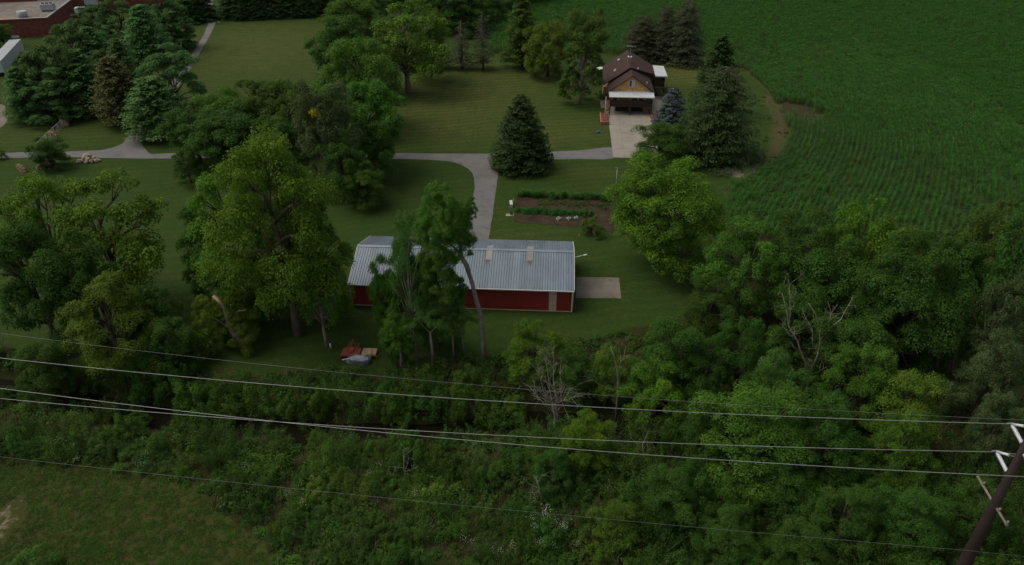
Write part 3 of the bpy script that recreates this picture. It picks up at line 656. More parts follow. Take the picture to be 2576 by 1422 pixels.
# flag on a pole
fp = empty("flagpole", hw(-.75, -6.6), HA); tag(fp, "flagpole with striped flag left of the front porch", "flagpole")
MB().tube([(0, 0, 0), (0, 0, 4.9)], [.045, .03], 8).build("pole", M['trim'], fp); MB().tube([(0, 0, 4.88), (0, 0, 4.98), (0, 0, 5.06)], [.03, .07, .02], 8).build("finial", M['yellow'], fp)
nU, nV = 12, 8; fv = []; 
for i in range(nU + 1):
    for j in range(nV + 1):
        u, v = i / nU, j / nV; fv.append((.03 + .42 * u + .03 * math.sin(v * 5), .09 * math.sin(u * 9 + v), 4.8 - .95 * (1 - v) - .75 * u + .04 * math.sin(u * 7)))
fme = bpy.data.meshes.new("flag"); fme.from_pydata(fv, [], [(i * (nV + 1) + j, (i + 1) * (nV + 1) + j, (i + 1) * (nV + 1) + j + 1, i * (nV + 1) + j + 1) for i in range(nU) for j in range(nV)])
uvl = fme.uv_layers.new(name="UVMap")
for lp in fme.loops: vi = lp.vertex_index; uvl.data[lp.index].uv = (vi // (nV + 1) / nU, vi % (nV + 1) / nV)
link("flag", fme, M['flag'], fp)
# ------------------------------------------------------------------ foliage meshes
def unit(a): return a / (np.linalg.norm(a, axis=-1, keepdims=True) + 1e-9)
def leaf_mesh(name, C, Nn, size, tint, aspect=.62, r=rng, tang=None, bend=0.0):
    """one small quad per leaf spray"""
    n = len(C); Nn = unit(Nn)
    t = r.normal(size=(n, 3)) if tang is None else tang
    t = unit(t - (t * Nn).sum(1, keepdims=True) * Nn); b = np.cross(Nn, t)
    s = np.broadcast_to(np.asarray(size), (n,))[:, None] * .5; w = s * aspect
    P = np.stack([C - t * s, C + b * w + Nn * s * .25, C + t * s - Nn * s * bend, C - b * w + Nn * s * .25], 1)
    me = mesh_np(name, P.reshape(-1, 3), np.arange(4 * n).reshape(n, 4))
    at = me.attributes.new('tint', 'FLOAT', 'FACE'); at.data.foreach_set('value', np.clip(tint, 0, 1).astype(np.float32))
    return me
def sph(r, n, zmin=-1.0):
    z = r.uniform(zmin, 1, n); a = r.uniform(0, 2 * np.pi, n); q = np.sqrt(1 - z * z)
    return np.stack([q * np.cos(a), q * np.sin(a), z], 1)
PROTO = {}
def make_broad(key, seed, R=6.0, H=14.0, zb=.10, n1=26, n2=10, nl=150, leaf=.27, f1=.35, f2=.50, fill=.9, open_=.0, aspect=.62, feather=False, zmin=-.9, narrow=0.0):
    r = np.random.default_rng(seed); z0 = H * zb; cz = (z0 + H) / 2 + .04 * H; hz = (H - z0) / 2
    # primary limbs end in lobes spread over an uneven ellipsoid
    d = []
    for i in range(n1):
        zz = 1 - (i + .5) / n1 * (1 - zmin); a = i * 2.39996 + r.uniform(-.5, .5); q = math.sqrt(max(0, 1 - zz * zz)); d.append((q * math.cos(a), q * math.sin(a), zz + r.uniform(-.12, .12)))
    d = unit(np.array(d)); low = np.clip(-d[:, 2], 0, 1); hq = np.hypot(d[:, 0], d[:, 1]) + 1e-6; d[:, :2] *= ((hq ** (1 - .55 * low)) / hq)[:, None]; rad = r.uniform(.44, .90, n1)
    taper = 1 - narrow * np.clip(d[:, 2], -1, 1)
    c1 = np.stack([d[:, 0] * R * rad * taper, d[:, 1] * R * rad * taper, cz + d[:, 2] * hz * rad], 1); r1 = R * f1 * r.uniform(.65, 1.2, n1)
    C, Nn, T = [], [], []
    for k in range(n1):
        dd = sph(r, n2, -.5); out = unit(c1[k] - np.array([0, 0, cz - hz * .4])); dd = unit(dd + out * .75)
        c2 = c1[k] + dd * (r1[k] * r.uniform(.55, 1.0, (n2, 1))) * np.array([1, 1, .8]); r2 = r1[k] * f2 * r.uniform(.55, 1.35, n2)
        for j in range(n2):
            m = int(nl * (r2[j] / (R * f1 * f2)) ** 1.6 * r.uniform(.6, 1.2)) + 12
            e = sph(r, m, -.58); e = unit(e + np.array([0, 0, .2]))
            p = c2[j] + e * r2[j] * (r.uniform(.30, 1.12, (m, 1)) ** .45) * np.array([1, 1, .70])
            C.append(p); Nn.append(e * .75 + np.array([0, 0, .45]) + r.normal(size=(m, 3)) * .26)
            T.append(np.clip(r.normal(.42, .17, m) + r.normal(0, .1) + r.normal(0, .06), 0, 1))
    C = np.concatenate(C); Nn = np.concatenate(Nn); T = np.concatenate(T)
    lo_, hi_ = np.percentile(C[:, 2], .7), np.percentile(C[:, 2], 99.6); fz = (H - H * zb) / (hi_ - lo_)
    C[:, 2] = H * zb + (C[:, 2] - lo_) * fz; c1[:, 2] = H * zb + (c1[:, 2] - lo_) * fz      # fill the crown down to its skirt
    me = leaf_mesh("crown_" + key, C, Nn, leaf * r.uniform(.6, 1.3, len(C)), T, aspect, r)
    # trunk and limbs
    mb = MB(); tr = R * .062; top = cz + hz * .35; wob = r.uniform(-.4, .4, (5, 2))
    tp = [Vector((wob[i][0] * i * .25, wob[i][1] * i * .25, -.35 + (top + .35) * i / 4)) for i in range(5)]
    tp[0].x = tp[0].y = 0; mb.tube(tp, [tr * 1.45, tr, tr * .8, tr * .55, tr * .25], 9)
    for k in range(n1):
        s = tp[1 + k % 3].lerp(tp[min(4, 2 + k % 3)], r.uniform(0, .8)); e = Vector(c1[k]); 
        if s.z > e.z - .5: s = tp[1].lerp(tp[2], r.uniform(0, .5))
        mid = s.lerp(e, .5) + Vector((r.uniform(-.4, .4), r.uniform(-.4, .4), .35)); w0 = tr * r.uniform(.35, .55)
        mb.tube([s, mid, e], [w0, w0 * .6, w0 * .22], 6)
        for q in range(3):
            e2 = e + Vector(unit(sph(r, 1, -.2) + d[k] * .7)[0]) * r1[k] * .8; mb.tube([mid.lerp(e, .5), e2], [w0 * .4, w0 * .1], 4)
    PROTO[key] = dict(crown=me, trunk=mb.mesh("trunk_" + key), R=float(np.percentile(np.hypot(C[:, 0], C[:, 1]), 96)), H=float(np.percentile(C[:, 2], 99.6)), n=len(C))
make_broad('b1', 11); make_broad('b2', 12, n1=30, nl=140); make_broad('b3', 13, zb=.06, n1=28, f1=.32, nl=150); make_broad('b4', 14, n1=22, f1=.39, nl=170)
make_broad('near1', 15, n1=30, n2=12, nl=160, leaf=.22, zb=.05, f1=.33); make_broad('near2', 16, n1=26, n2=12, nl=175, leaf=.215, zb=.05, f1=.36, f2=.42)
make_broad('tall', 19, n1=26, n2=19, nl=135, leaf=.19, zb=.15, f1=.38, f2=.36)
make_broad('open1', 21, n1=22, n2=8, nl=80, leaf=.33, f1=.31, f2=.5, zb=.24, zmin=-.8); make_broad('open2', 22, n1=18, n2=8, nl=75, leaf=.32, f1=.32, f2=.5, zb=.36, zmin=-.7)
make_broad('feath1', 31, n1=20, n2=9, nl=95, leaf=.30, f1=.32, f2=.46, aspect=.30, zb=.2, zmin=-.8); make_broad('feath2', 32, n1=14, n2=9, nl=90, leaf=.30, f1=.36, f2=.46, aspect=.30, zb=.38)
make_broad('walnut', 41, n1=42, n2=10, nl=160, leaf=.26, f1=.32, f2=.5, aspect=.45, zb=.07)
make_broad('cone', 51, R=4.5, H=14, n1=30, n2=9, nl=90, leaf=.30, f1=.32, zb=.08, narrow=.45, zmin=-.9)
make_broad('bush1', 61, R=2.2, H=3.2, zb=.02, n1=12, n2=8, nl=95, leaf=.135, f1=.40, zmin=-.4); make_broad('bush2', 62, R=2.2, H=3.0, zb=.02, n1=14, n2=8, nl=80, leaf=.125, f1=.36, zmin=-.4)
make_broad('bush3', 63, R=2.2, H=3.4, zb=.02, n1=11, n2=8, nl=85, leaf=.16, f1=.40, aspect=.4, zmin=-.4); make_broad('bush4', 64, R=2.2, H=2.8, zb=.02, n1=15, n2=7, nl=85, leaf=.115, f1=.34, zmin=-.4)

def make_thicket(key, seed, R=2.2, H=3.0, ns=46, nl=95, leaf=.14, aspect=.5):
    r = np.random.default_rng(seed); C, Nn, T = [], [], []; mb = MB()
    for i in range(ns):
        a = r.uniform(0, 6.283); rr_ = R * math.sqrt(r.uniform(0, 1)) * .8; bx, by = rr_ * math.cos(a), rr_ * math.sin(a)
        h = H * r.uniform(.35, 1.05) * (1 - .45 * (rr_ / R) ** 2); dx, dy = r.normal(0, .35, 2) + np.array([math.cos(a), math.sin(a)]) * .25
        tip = Vector((bx + dx * h, by + dy * h, h)); mid = Vector((bx + dx * h * .3, by + dy * h * .3, h * .62)); mb.tube([(bx * .8, by * .8, -.1), mid, tip], [.03, .018, .006], 3, False)
        m = int(nl * (.4 + .6 * h / H)); t = r.uniform(.12, 1.0, m) ** .7
        p = np.outer((1 - t) ** 2, np.array([bx * .8, by * .8, 0])) + np.outer(2 * t * (1 - t), np.array(mid)) + np.outer(t ** 2, np.array(tip))
        sp = (.34 * (1.15 - t) + .06)[:, None]; o = r.normal(size=(m, 3)) * sp * np.array([1, 1, .6]); C.append(p + o)
        Nn.append(o / (sp + .01) * .35 + np.array([0, 0, .8]) + r.normal(size=(m, 3)) * .35); T.append(np.clip(r.normal(.40, .18, m) + r.normal(0, .14) + .15 * (t - .5), 0, 1))
    C, Nn, T = map(np.concatenate, (C, Nn, T))
    PROTO[key] = dict(crown=leaf_mesh("crown_" + key, C, Nn, leaf * r.uniform(.6, 1.4, len(C)), T, aspect, r), trunk=mb.mesh("trunk_" + key), R=float(np.percentile(np.hypot(C[:, 0], C[:, 1]), 95)), H=float(np.percentile(C[:, 2], 99)))
make_thicket('thick1', 91); make_thicket('thick2', 92, ns=60, nl=80, leaf=.12); make_thicket('thick3', 93, ns=34, nl=120, leaf=.17, aspect=.4); make_thicket('thick4', 94, H=3.8, ns=40, nl=100, leaf=.13)
make_broad('pinef', 55, R=4.2, H=12, n1=36, n2=9, nl=100, leaf=.34, f1=.27, f2=.52, aspect=.28, zb=.04, narrow=.3, zmin=-.95)
make_broad('pineg', 56, R=4.2, H=12, n1=30, n2=9, nl=110, leaf=.34, f1=.30, f2=.50, aspect=.28, zb=.04, narrow=.2, zmin=-.95)
def make_spruce(key, seed, R=3.2, H=12.0, nlev=42, nb=13, ns=10, droop=.32, leaf=.42, pw_=.8, thin=1.0, base=.05, aspect=.34, jit=0.0):
    r = np.random.default_rng(seed); C, Nn, T, S, TG = [], [], [], [], []; mb = MB()
    mb.tube([(0, 0, -.3), (0, 0, H * .5), (0, 0, H * .98)], [H * .018, H * .011, .02], 8)
    for i in range(nlev):
        t = base + (1 - base) * (i + r.uniform(-.3, .3)) / nlev; t = min(max(t, base), .995); z = t * H
        L0 = R * (1 - t) ** pw_ * (1 if t > base + .06 else .85) + .12
        for k in range(max(5, int(nb * (1 - .45 * t)))):
            if r.uniform() > thin: continue
            a = r.uniform(0, 2 * np.pi); L = L0 * r.uniform(.68 - jit, 1.13 + jit); ca, sa = math.cos(a), math.sin(a)
            dz = lambda s: -droop * L * s + .30 * droop * L * s ** 3
            if L > .8: mb.tube([(0, 0, z), (ca * L * .55, sa * L * .55, z + dz(.55)), (ca * L * .95, sa * L * .95, z + dz(.95))], [.035, .02, .008], 3, False)
            m = max(3, int(ns * (L / R) + 3))
            s = r.uniform(.18, 1.0, m) ** .75
            for sgn in (-1, 0, 1):
                off = r.uniform(-.12, .12, m) * L + sgn * .16 * L * (1.15 - s)
                x = ca * L * s - sa * off; y = sa * L * s + ca * off; zz = z + dz(s) + r.uniform(-.10, .06, m)
                C.append(np.stack([x, y, zz], 1)); ang = a + sgn * .75 + r.uniform(-.3, .3, m)
                TG.append(np.stack([np.cos(ang), np.sin(ang), np.full(m, -.32)], 1))
                Nn.append(np.stack([ca * .45 + r.normal(0, .3, m), sa * .45 + r.normal(0, .3, m), np.full(m, .8)], 1))
                T.append(np.clip(r.normal(.38, .15, m) + .25 * (s - .5), 0, 1)); S.append(leaf * r.uniform(.65, 1.25, m) * (.6 + .4 * (1 - t)))
    C, Nn, T, S, TG = map(np.concatenate, (C, Nn, T, S, TG))
    PROTO[key] = dict(crown=leaf_mesh("needles_" + key, C, Nn, S, T, aspect, r, TG, .35), trunk=mb.mesh("trunk_" + key), R=float(np.percentile(np.hypot(C[:, 0], C[:, 1]), 95)), H=float(np.percentile(C[:, 2], 99.8)))
make_spruce('spruce1', 71, ns=15, nb=24, nlev=66, leaf=.30, aspect=.42, pw_=.54, droop=.26)
make_spruce('norway', 73, R=3.6, H=12, nlev=50, nb=21, ns=14, droop=.5, pw_=.48, leaf=.42, aspect=.40)
make_spruce('dome', 76, R=4.0, H=12, nlev=52, nb=24, ns=13, droop=.42, pw_=.27, leaf=.40, aspect=.40, jit=.22, thin=.92)
make_spruce('thin', 74, R=2.3, H=12, nlev=40, nb=10, ns=6, thin=.75, leaf=.30, base=.14, droop=.45, pw_=.6)
make_spruce('blue', 75, R=3.4, H=10, nlev=36, nb=22, ns=14, droop=.12, leaf=.34, pw_=.42, aspect=.5)
def make_pine(key, seed, R=4.0, H=12.0, nlev=19, nb=9, base=.08, pw_=.5, pad=.30, nl=42, leaf=.42, aspect=.38):
    r = np.random.default_rng(seed); C, Nn, T = [], [], []; mb = MB()
    mb.tube([(0, 0, -.3), (.1, 0, H * .5), (0, .1, H * .97)], [H * .02, H * .013, .03], 8)
    for i in range(nlev):
        t = base + (1 - base) * i / nlev
        for k in range(nb):
            a = 2 * np.pi * (k + r.uniform(-.35, .35)) / nb + i * .9; L = R * ((1 - t) ** pw_) * r.uniform(.7, 1.12); z = (t + r.uniform(-.02, .02)) * H
            e = np.array([math.cos(a) * L, math.sin(a) * L, z + .10 * L])
            mb.tube([(0, 0, z - .1), (e[0] * .5, e[1] * .5, z), tuple(e)], [.06, .04, .015], 4, False)
            for s in np.linspace(.32, 1.0, 4):
                m = int(nl * (.6 + .5 * s) * max(.5, L / R)); c = e * np.array([s, s, 1]) + np.array([0, 0, -(1 - s) * .08 * L]) + r.normal(0, .10, 3) * L * .4
                rad = pad * L * (.55 + .4 * (1 - abs(s - .7))) + .22
                d = sph(r, m, -.6); C.append(c + d * rad * r.uniform(.3, 1.1, (m, 1)) * np.array([1, 1, .42]))
                Nn.append(d * .6 + np.array([0, 0, .8]) + r.normal(size=(m, 3)) * .25); T.append(np.clip(r.normal(.45, .16, m) + r.normal(0, .08), 0, 1))
    C, Nn, T = map(np.concatenate, (C, Nn, T))
    PROTO[key] = dict(crown=leaf_mesh("needles_" + key, C, Nn, leaf * r.uniform(.6, 1.3, len(C)), T, aspect, r), trunk=mb.mesh("trunk_" + key), R=float(np.percentile(np.hypot(C[:, 0], C[:, 1]), 95)), H=float(np.percentile(C[:, 2], 99.8)))
make_pine('pine1', 81); make_pine('pine2', 82, nlev=17, nb=8, pw_=.42); make_pine('pine3', 83, nlev=18, nb=8, pw_=.62, pad=.27)
for p in PROTO.values(): p['crown'].materials.append(M['f_mid']); p['trunk'].materials.append(M['bark'])

def tree(name, key, Xt, Yt, Yb, W, mat, label, cat="tree", group=None, bark='bark', hs=.97, rot=None, tilt=None, squash=1.0):
    """Xt,Yt: crown top in the picture, Yb: picture row of its foot on the ground, W: crown width in picture px"""
    Xb = XN + (Xt - XN) * (YN - Yb) / (YN - Yt); b = g(Xb, Yb); b.z = gzf(b.x, b.y)
    r = ray(Xt, Yt); h = max(1.0, (HC + r[2] * b.y / r[1] - b.z) * hs)
    Rw = W / 2 * K * depth((b.x, b.y, h * .6)) / F; P = PROTO[key]
    e = empty(name, b, random.uniform(0, 6.28) if rot is None else rot)
    e.scale = (Rw / P['R'], Rw / P['R'] * squash, h / P['H'])
    if tilt: e.rotation_euler = (tilt[0], tilt[1], e.rotation_euler.z)
    c = link("crown", P['crown'], None, e); omat(c, M[mat]); t = link("trunk", P['trunk'], None, e); omat(t, M[bark])
    tag(e, label, cat, group); return e

T = tree
# --- woods and trees, far to near
ORD = "first second third fourth fifth sixth seventh eighth ninth tenth eleventh twelfth".split()
G1 = "dark spruces in the row at the far end of the lane"
for i, X in enumerate(range(556, 850, 27)):
    T("spruce_tree", ('norway', 'spruce1')[i % 2], X + random.uniform(-5, 5), -75 + random.uniform(-16, 16), 47 - i * .9 + random.uniform(-2, 2), 56, 'n_spruce', f"tall dark spruce, {ORD[i]} from the road in the row along the back lawn", group=G1)
T("spruce_tree", 'norway', 493, -45, 50, 70, 'n_spruce', "dark spruce left of the far road, across from the spruce row")
T("spruce_tree", 'norway', 455, -30, 58, 70, 'n_spruce', "second dark spruce left of the far road, next to the pines")
GW = "woodland trees behind the back lawn"
for i, (X, Yt, Yb, W, k, m) in enumerate(((1020, -70, 60, 170, 'b1', 'f_dark'), (1100, -50, 75, 150, 'b2', 'f_dark'), (1165, -30, 85, 130, 'b3', 'f_dark'), (1215, -25, 60, 110, 'b1', 'f_dark'), (1255, -60, 30, 110, 'b4', 'f_dark'), (1330, -70, 10, 120, 'b2', 'f_dark'), (1140, -110, 20, 160, 'b4', 'f_dark'), (940, -110, 10, 190, 'b3', 'f_mid'), (1410, -90, -12, 110, 'b1', 'f_dark'), (1490, -100, -30, 110, 'b2', 'f_dark'), (880, -20, 85, 150, 'b1', 'f_mid'))):
    T("woodland_tree", k, X, Yt, Yb, W, m, "dark leafy tree in the wood behind the lawn, " + ("behind the tall yellow green tree", "left of the sparse spruces", "behind the sparse spruces", "right of the barest spruce", "at the corner of the corn", "behind the loose olive pine", "at the very back of the wood", "far behind the big left trees", "behind the corn, nearest the wood", "farthest right behind the corn", "right of the spruce row")[i], group=GW)
GP = "blue green pines beside the brick building"
for i, (X, Yt, Yb, W, k) in enumerate(((215, 15, 150, 120, 'pine1'), (285, -12, 135, 130, 'pine2'), (345, 8, 160, 120, 'pine3'), (395, -22, 125, 120, 'pine1'), (430, 20, 120, 90, 'pine2'), (160, 55, 235, 140, 'pine1'), (215, 62, 230, 120, 'pine3'), (255, 60, 205, 100, 'pine2'), (110, 88, 285, 140, 'pine2'), (185, 120, 285, 130, 'pine3'), (60, 128, 295, 120, 'pine1'), (122, 165, 300, 130, 'pine1'), (28, 165, 305, 90, 'pine3'), (70, 205, 310, 110, 'pine2'), (240, 125, 265, 100, 'pine1'))):
    T("pine_tree", {'pine1': 'pinef', 'pine2': 'pineg'}.get(k, k), X, Yt, Yb, W, 'n_pine', "blue green pine " + ("right of the brick building wall corner", "at the top edge, behind the fence end", "at the back right of the grove", "at the top edge left of the dark spruces", "next to the dark spruces by the far road", "in front of the brick building", "in the middle of the grove", "behind the light green pine", "beside the box trailer", "left of the browned conifer", "at the left of the grove over the parking lot", "at the front of the grove by the fence", "at the left edge of the picture", "low at the front left of the grove", "just left behind the browned conifer")[i], group=GP)
T("deciduous_tree", 'b2', -10, 55, 120, 60, 'f_mid', "round green tree at the left edge in front of the brick building")
T("pine_tree", 'pine3', 285, 92, 262, 95, 'n_pine', "light green pine just behind the browned spruce")
T("spruce_tree", 'pine1', 268, 138, 312, 118, 'n_brown', "browned yellowish conifer beside the lane fork")
T("pine_tree", 'pineg', 405, 108, 300, 165, 'n_pine', "wide green pine left of the curved lane")
T("pine_tree", 'pine1', 370, 190, 342, 150, 'n_pine', "green pine with layered boughs above the lane fork")
T("deciduous_tree", 'b3', 345, 225, 318, 90, 'f_dark', "dark leafy tree among the pines above the lane fork")
# trees around the lane, left of centre
T("deciduous_tree", 'b1', 845, 35, 240, 175, 'f_dark', "blue green tree between the back lawn and the tall yellow green tree")
T("deciduous_tree", 'open1', 1010, -5, 232, 220, 'f_yellow', "tall open yellow green tree with bare lower stems beside the back lawn", bark='bark_pale')
T("deciduous_tree", 'b2', 1075, 18, 200, 105, 'f_bright', "bright green tree at the right of the tall yellow green tree")
T("deciduous_tree", 'open2', 985, 70, 240, 120, 'f_olive', "vine hung olive tree at the edge of the back lawn", bark='bark_pale')
T("deciduous_tree", 'b4', 890, 85, 330, 225, 'f_mid', "large green tree with a bright top left of the lawn")
T("deciduous_tree", 'b3', 910, 195, 420, 190, 'f_mid', "big rounded tree bulging over the left side of the lawn")
T("deciduous_tree", 'b1', 925, 290, 455, 145, 'f_dark', "dark tree hanging over the lane at the lawn corner")
T("deciduous_tree", 'b2', 905, 405, 520, 110, 'f_mid', "small bright tipped tree just below the lane")
T("deciduous_tree", 'b4', 860, 350, 510, 130, 'f_dark', "dark leafy tree below the tree with the yellow patch")
vt = T("deciduous_tree", 'b1', 800, 195, 478, 165, 'f_grey', "pale grey green tree with one patch of gold leaves")
T("deciduous_tree", 'b3', 655, 195, 365, 150, 'f_olive', "dull olive tree at the lower edge of the back field")
T("deciduous_tree", 'b1', 720, 200, 385, 140, 'f_olive', "dark olive tree left of the grey green tree")
T("deciduous_tree", 'b4', 560, 225, 385, 160, 'f_mid', "broad green tree on the far side of the lane")
T("deciduous_tree", 'b2', 470, 260, 412, 165, 'f_dark', "dark spreading tree overhanging the lane fork")
T("deciduous_tree", 'b3', 560, 275, 430, 200, 'f_dark', "wide dark tree shading the lane")
T("deciduous_tree", 'b1', 690, 300, 460, 150, 'f_dark', "dark tree behind the tall bright tree")
T("deciduous_tree", 'b4', 460, 375, 460, 80, 'f_dark', "small dark tree below the lane, left of the tall bright tree")
big = T("deciduous_tree", 'tall', 650, 330, 842, 370, 'f_bright', "very tall bright green tree left of the barn")
T("deciduous_tree", 'near2', 575, 400, 760, 260, 'f_bright', "bright green tree at the left shoulder of the tallest tree")
T("deciduous_tree", 'near2', 735, 440, 800, 215, 'f_bright', "green tree in front of the barn's left end")
T("deciduous_tree", 'b3', 500, 520, 760, 150, 'f_dark', "dark tree leaning on the left of the tallest tree")
T("deciduous_tree", 'b1', 640, 600, 800, 170, 'f_dark', "dark understory tree below the tallest tree")
T("deciduous_tree", 'open2', 785, 650, 872, 120, 'f_mid', "slender open tree with a pale bare stem beside the tall tree", bark='bark_pale')
T("deciduous_tree", 'b2', 105, 345, 424, 95, 'f_dark', "small round tree above the boulders by the lane")
T("deciduous_tree", 'b1', -5, 375, 400, 30, 'f_bright', "small light green tree at the left edge of the lane")
T("deciduous_tree", 'open1', 210, 440, 780, 300, 'f_bright', "broad open tree with visible limbs at the left")
T("deciduous_tree", 'open2', 60, 430, 740, 230, 'f_bright', "open bright green tree near the left edge")
T("deciduous_tree", 'b3', 20, 560, 860, 190, 'f_dark', "dark tree at the left edge beyond the yellow green tree")
T("deciduous_tree", 'b1', 150, 600, 880, 200, 'f_dark', "dark tree behind the yellow green tree")
T("deciduous_tree", 'near2', 230, 702, 935, 255, 'f_yellow', "yellow green tree standing over the creek at the left")
T("deciduous_tree", 'b2', 360, 720, 880, 130, 'f_dark', "dark tree right of the yellow green tree")
T("deciduous_tree", 'b4', 410, 800, 940, 130, 'f_dark', "low dark tree between the yellow green tree and the broken trunk")
T("deciduous_tree", 'near1', 80, 860, 990, 150, 'f_dark', "dark tree above the creek at the lower left")
# right of centre
T("spruce_tree", 'spruce1', 1312, 240, 421, 138, 'n_spruce', "lone conical spruce beside the lane fork", hs=1.0)
T("pine_tree", 'pine3', 1315, -20, 168, 100, 'f_olive', "loose olive pine in front of the corn at the lawn edge")
T("spruce_tree", 'thin', 1158, 48, 172, 66, 'n_deadish', "thin sparse spruce at the back edge of the lawn, left of the barest one", bark='bark_pale')
T("spruce_tree", 'thin', 1212, 26, 175, 62, 'n_deadish', "barest grey spruce at the back edge of the lawn", bark='bark_pale')
T("spruce_tree", 'thin', 1105, 60, 172, 60, 'n_deadish', "sparse dim spruce beside the yellow green tree")
T("deciduous_tree", 'b1', 1480, 20, 182, 120, 'f_olive', "dark olive tree behind the maple left of the house")
T("deciduous_tree", 'b2', 1380, 48, 192, 125, 'f_yellow', "round yellow green maple on the lawn left of the house")
T("deciduous_tree", 'cone', 1468, 78, 262, 112, 'f_olive', "tall cone shaped tree with bare foot left of the house", bark='bark_pale')
T("deciduous_tree", 'b3', 1432, 170, 222, 50, 'f_olive', "small dull shrubby tree between the maple and the cone shaped tree")
T("spruce_tree", 'dome', 1625, 38, 148, 100, 'n_deadish', "left one of three dark spruces behind the house")
T("spruce_tree", 'dome', 1682, 15, 152, 84, 'n_deadish', "middle one of three dark spruces behind the house")
T("spruce_tree", 'dome', 1738, -4, 160, 96, 'n_deadish', "right and tallest of three dark spruces behind the house", bark='bark_pale')
T("spruce_tree", 'blue', 1696, 222, 322, 80, 'n_blue', "blue spruce at the right of the house front", hs=1.0)
T("pine_tree", 'pine3', 1822, 82, 290, 118, 'n_spruce', "ragged dark pine behind the big drooping spruce")
T("spruce_tree", 'dome', 1830, 165, 396, 200, 'n_spruce', "big drooping spruce beside the corn field")
T("deciduous_tree", 'near1', 1672, 305, 422, 148, 'f_dark', "dark glossy tree overhanging the concrete driveway")
T("deciduous_tree", 'walnut', 1685, 392, 668, 285, 'f_bright', "large rounded tree on the lawn right of the garden")
T("shrub", 'bush2', 1492, 545, 590, 66, 'f_mid', "low shrub at the right end of the garden", "shrub")
# wood on the right; darker leaves low down stand in for shaded gaps
T("deciduous_tree", 'near2', 1900, 555, 805, 235, 'f_mid', "broad green tree at the left corner of the right hand wood")
T("deciduous_tree", 'near1', 2045, 525, 800, 215, 'f_dark', "green tree with light tips at the edge of the corn")
T("deciduous_tree", 'b2', 2195, 500, 800, 190, 'f_bright', "tallest light green tree at the edge of the corn")
T("deciduous_tree", 'b4', 2280, 548, 820, 170, 'f_yellow', "yellow topped tree at the edge of the corn")
T("deciduous_tree", 'b1', 2120, 620, 860, 220, 'f_dark', "dark tree in the middle of the right hand wood")
T("deciduous_tree", 'walnut', 2340, 605, 930, 270, 'f_dark', "drooping walnut like tree with tall bare stems on the right")
T("deciduous_tree", 'walnut', 2235, 655, 900, 200, 'f_dark', "drooping green tree left of the bare stemmed tree")
T("deciduous_tree", 'b3', 2420, 590, 850, 180, 'f_dark', "dark tree right of the yellow topped tree")
T("deciduous_tree", 'b2', 2540, 508, 800, 190, 'f_olive', "tall olive tree at the right edge beside the corn")
T("deciduous_tree", 'b1', 2610, 560, 900, 180, 'f_dark', "dark tree at the right edge below the olive tree")
T("deciduous_tree", 'near1', 1800, 700, 860, 150, 'f_dark', "dark tree at the lawn corner right of the concrete pad")
T("deciduous_tree", 'open2', 2562, 690, 985, 130, 'f_grey', "grey green tree with crooked stem at the right edge")
T("deciduous_tree", 'near1', 2545, 830, 1065, 150, 'f_grey', "grey green leafy tree at the right edge above the steel pole")
T("deciduous_tree", 'near2', 2540, 990, 1180, 140, 'f_grey', "grey green tree with reddish stems next to the pole insulators")
T("deciduous_tree", 'b4', 2040, 735, 925, 180, 'f_dark', "dark tree behind the forked dead tree")
T("deciduous_tree", 'b3', 2170, 800, 1010, 200, 'f_dark', "dark tree right of the forked dead tree")
T("deciduous_tree", 'near2', 2200, 860, 1075, 190, 'f_mid', "green tree right below the forked dead tree")
T("deciduous_tree", 'near1', 2310, 930, 1130, 210, 'f_yellow', "yellowish tree below the bare stems at the right")
T("deciduous_tree", 'near1', 1965, 885, 1075, 150, 'f_feather', "light green tree in front of the forked dead tree")
T("deciduous_tree", 'near2', 1880, 790, 1020, 150, 'f_dark', "green tree left of the forked dead tree")
T("deciduous_tree", 'near1', 1700, 800, 1020, 190, 'f_dark', "rounded green tree below the concrete pad")
T("deciduous_tree", 'near2', 1790, 850, 1040, 150, 'f_dark', "green tree between the pad and the dead tree")
T("deciduous_tree", 'near2', 1665, 905, 1060, 200, 'f_bright', "yellow tipped tree right of the dead stem")
T("deciduous_tree", 'near1', 1535, 870, 1010, 110, 'f_yellow', "yellow green tree around the dead stem")
T("deciduous_tree", 'near2', 1345, 812, 968, 165, 'f_bright', "pointed light green tree in front of the barn's right half")
T("deciduous_tree", 'near1', 1450, 880, 1000, 120, 'f_dark', "dark tree behind the bleached bare tree")
T("deciduous_tree", 'near1', 1930, 980, 1200, 280, 'f_mid', "large leafy tree in the lower right under the wires")
T("deciduous_tree", 'near2', 2100, 1010, 1190, 220, 'f_dark', "green tree under the wires left of the pole")
T("deciduous_tree", 'near2', 2290, 1040, 1210, 190, 'f_mid', "light green tree under the insulators' wires")
T("deciduous_tree", 'near1', 1790, 990, 1120, 170, 'f_dark', "dark tree under the wires in the middle right")
T("deciduous_tree", 'near2', 2000, 1140, 1270, 200, 'f_dark', "low tree between the two lowest wires at the right")
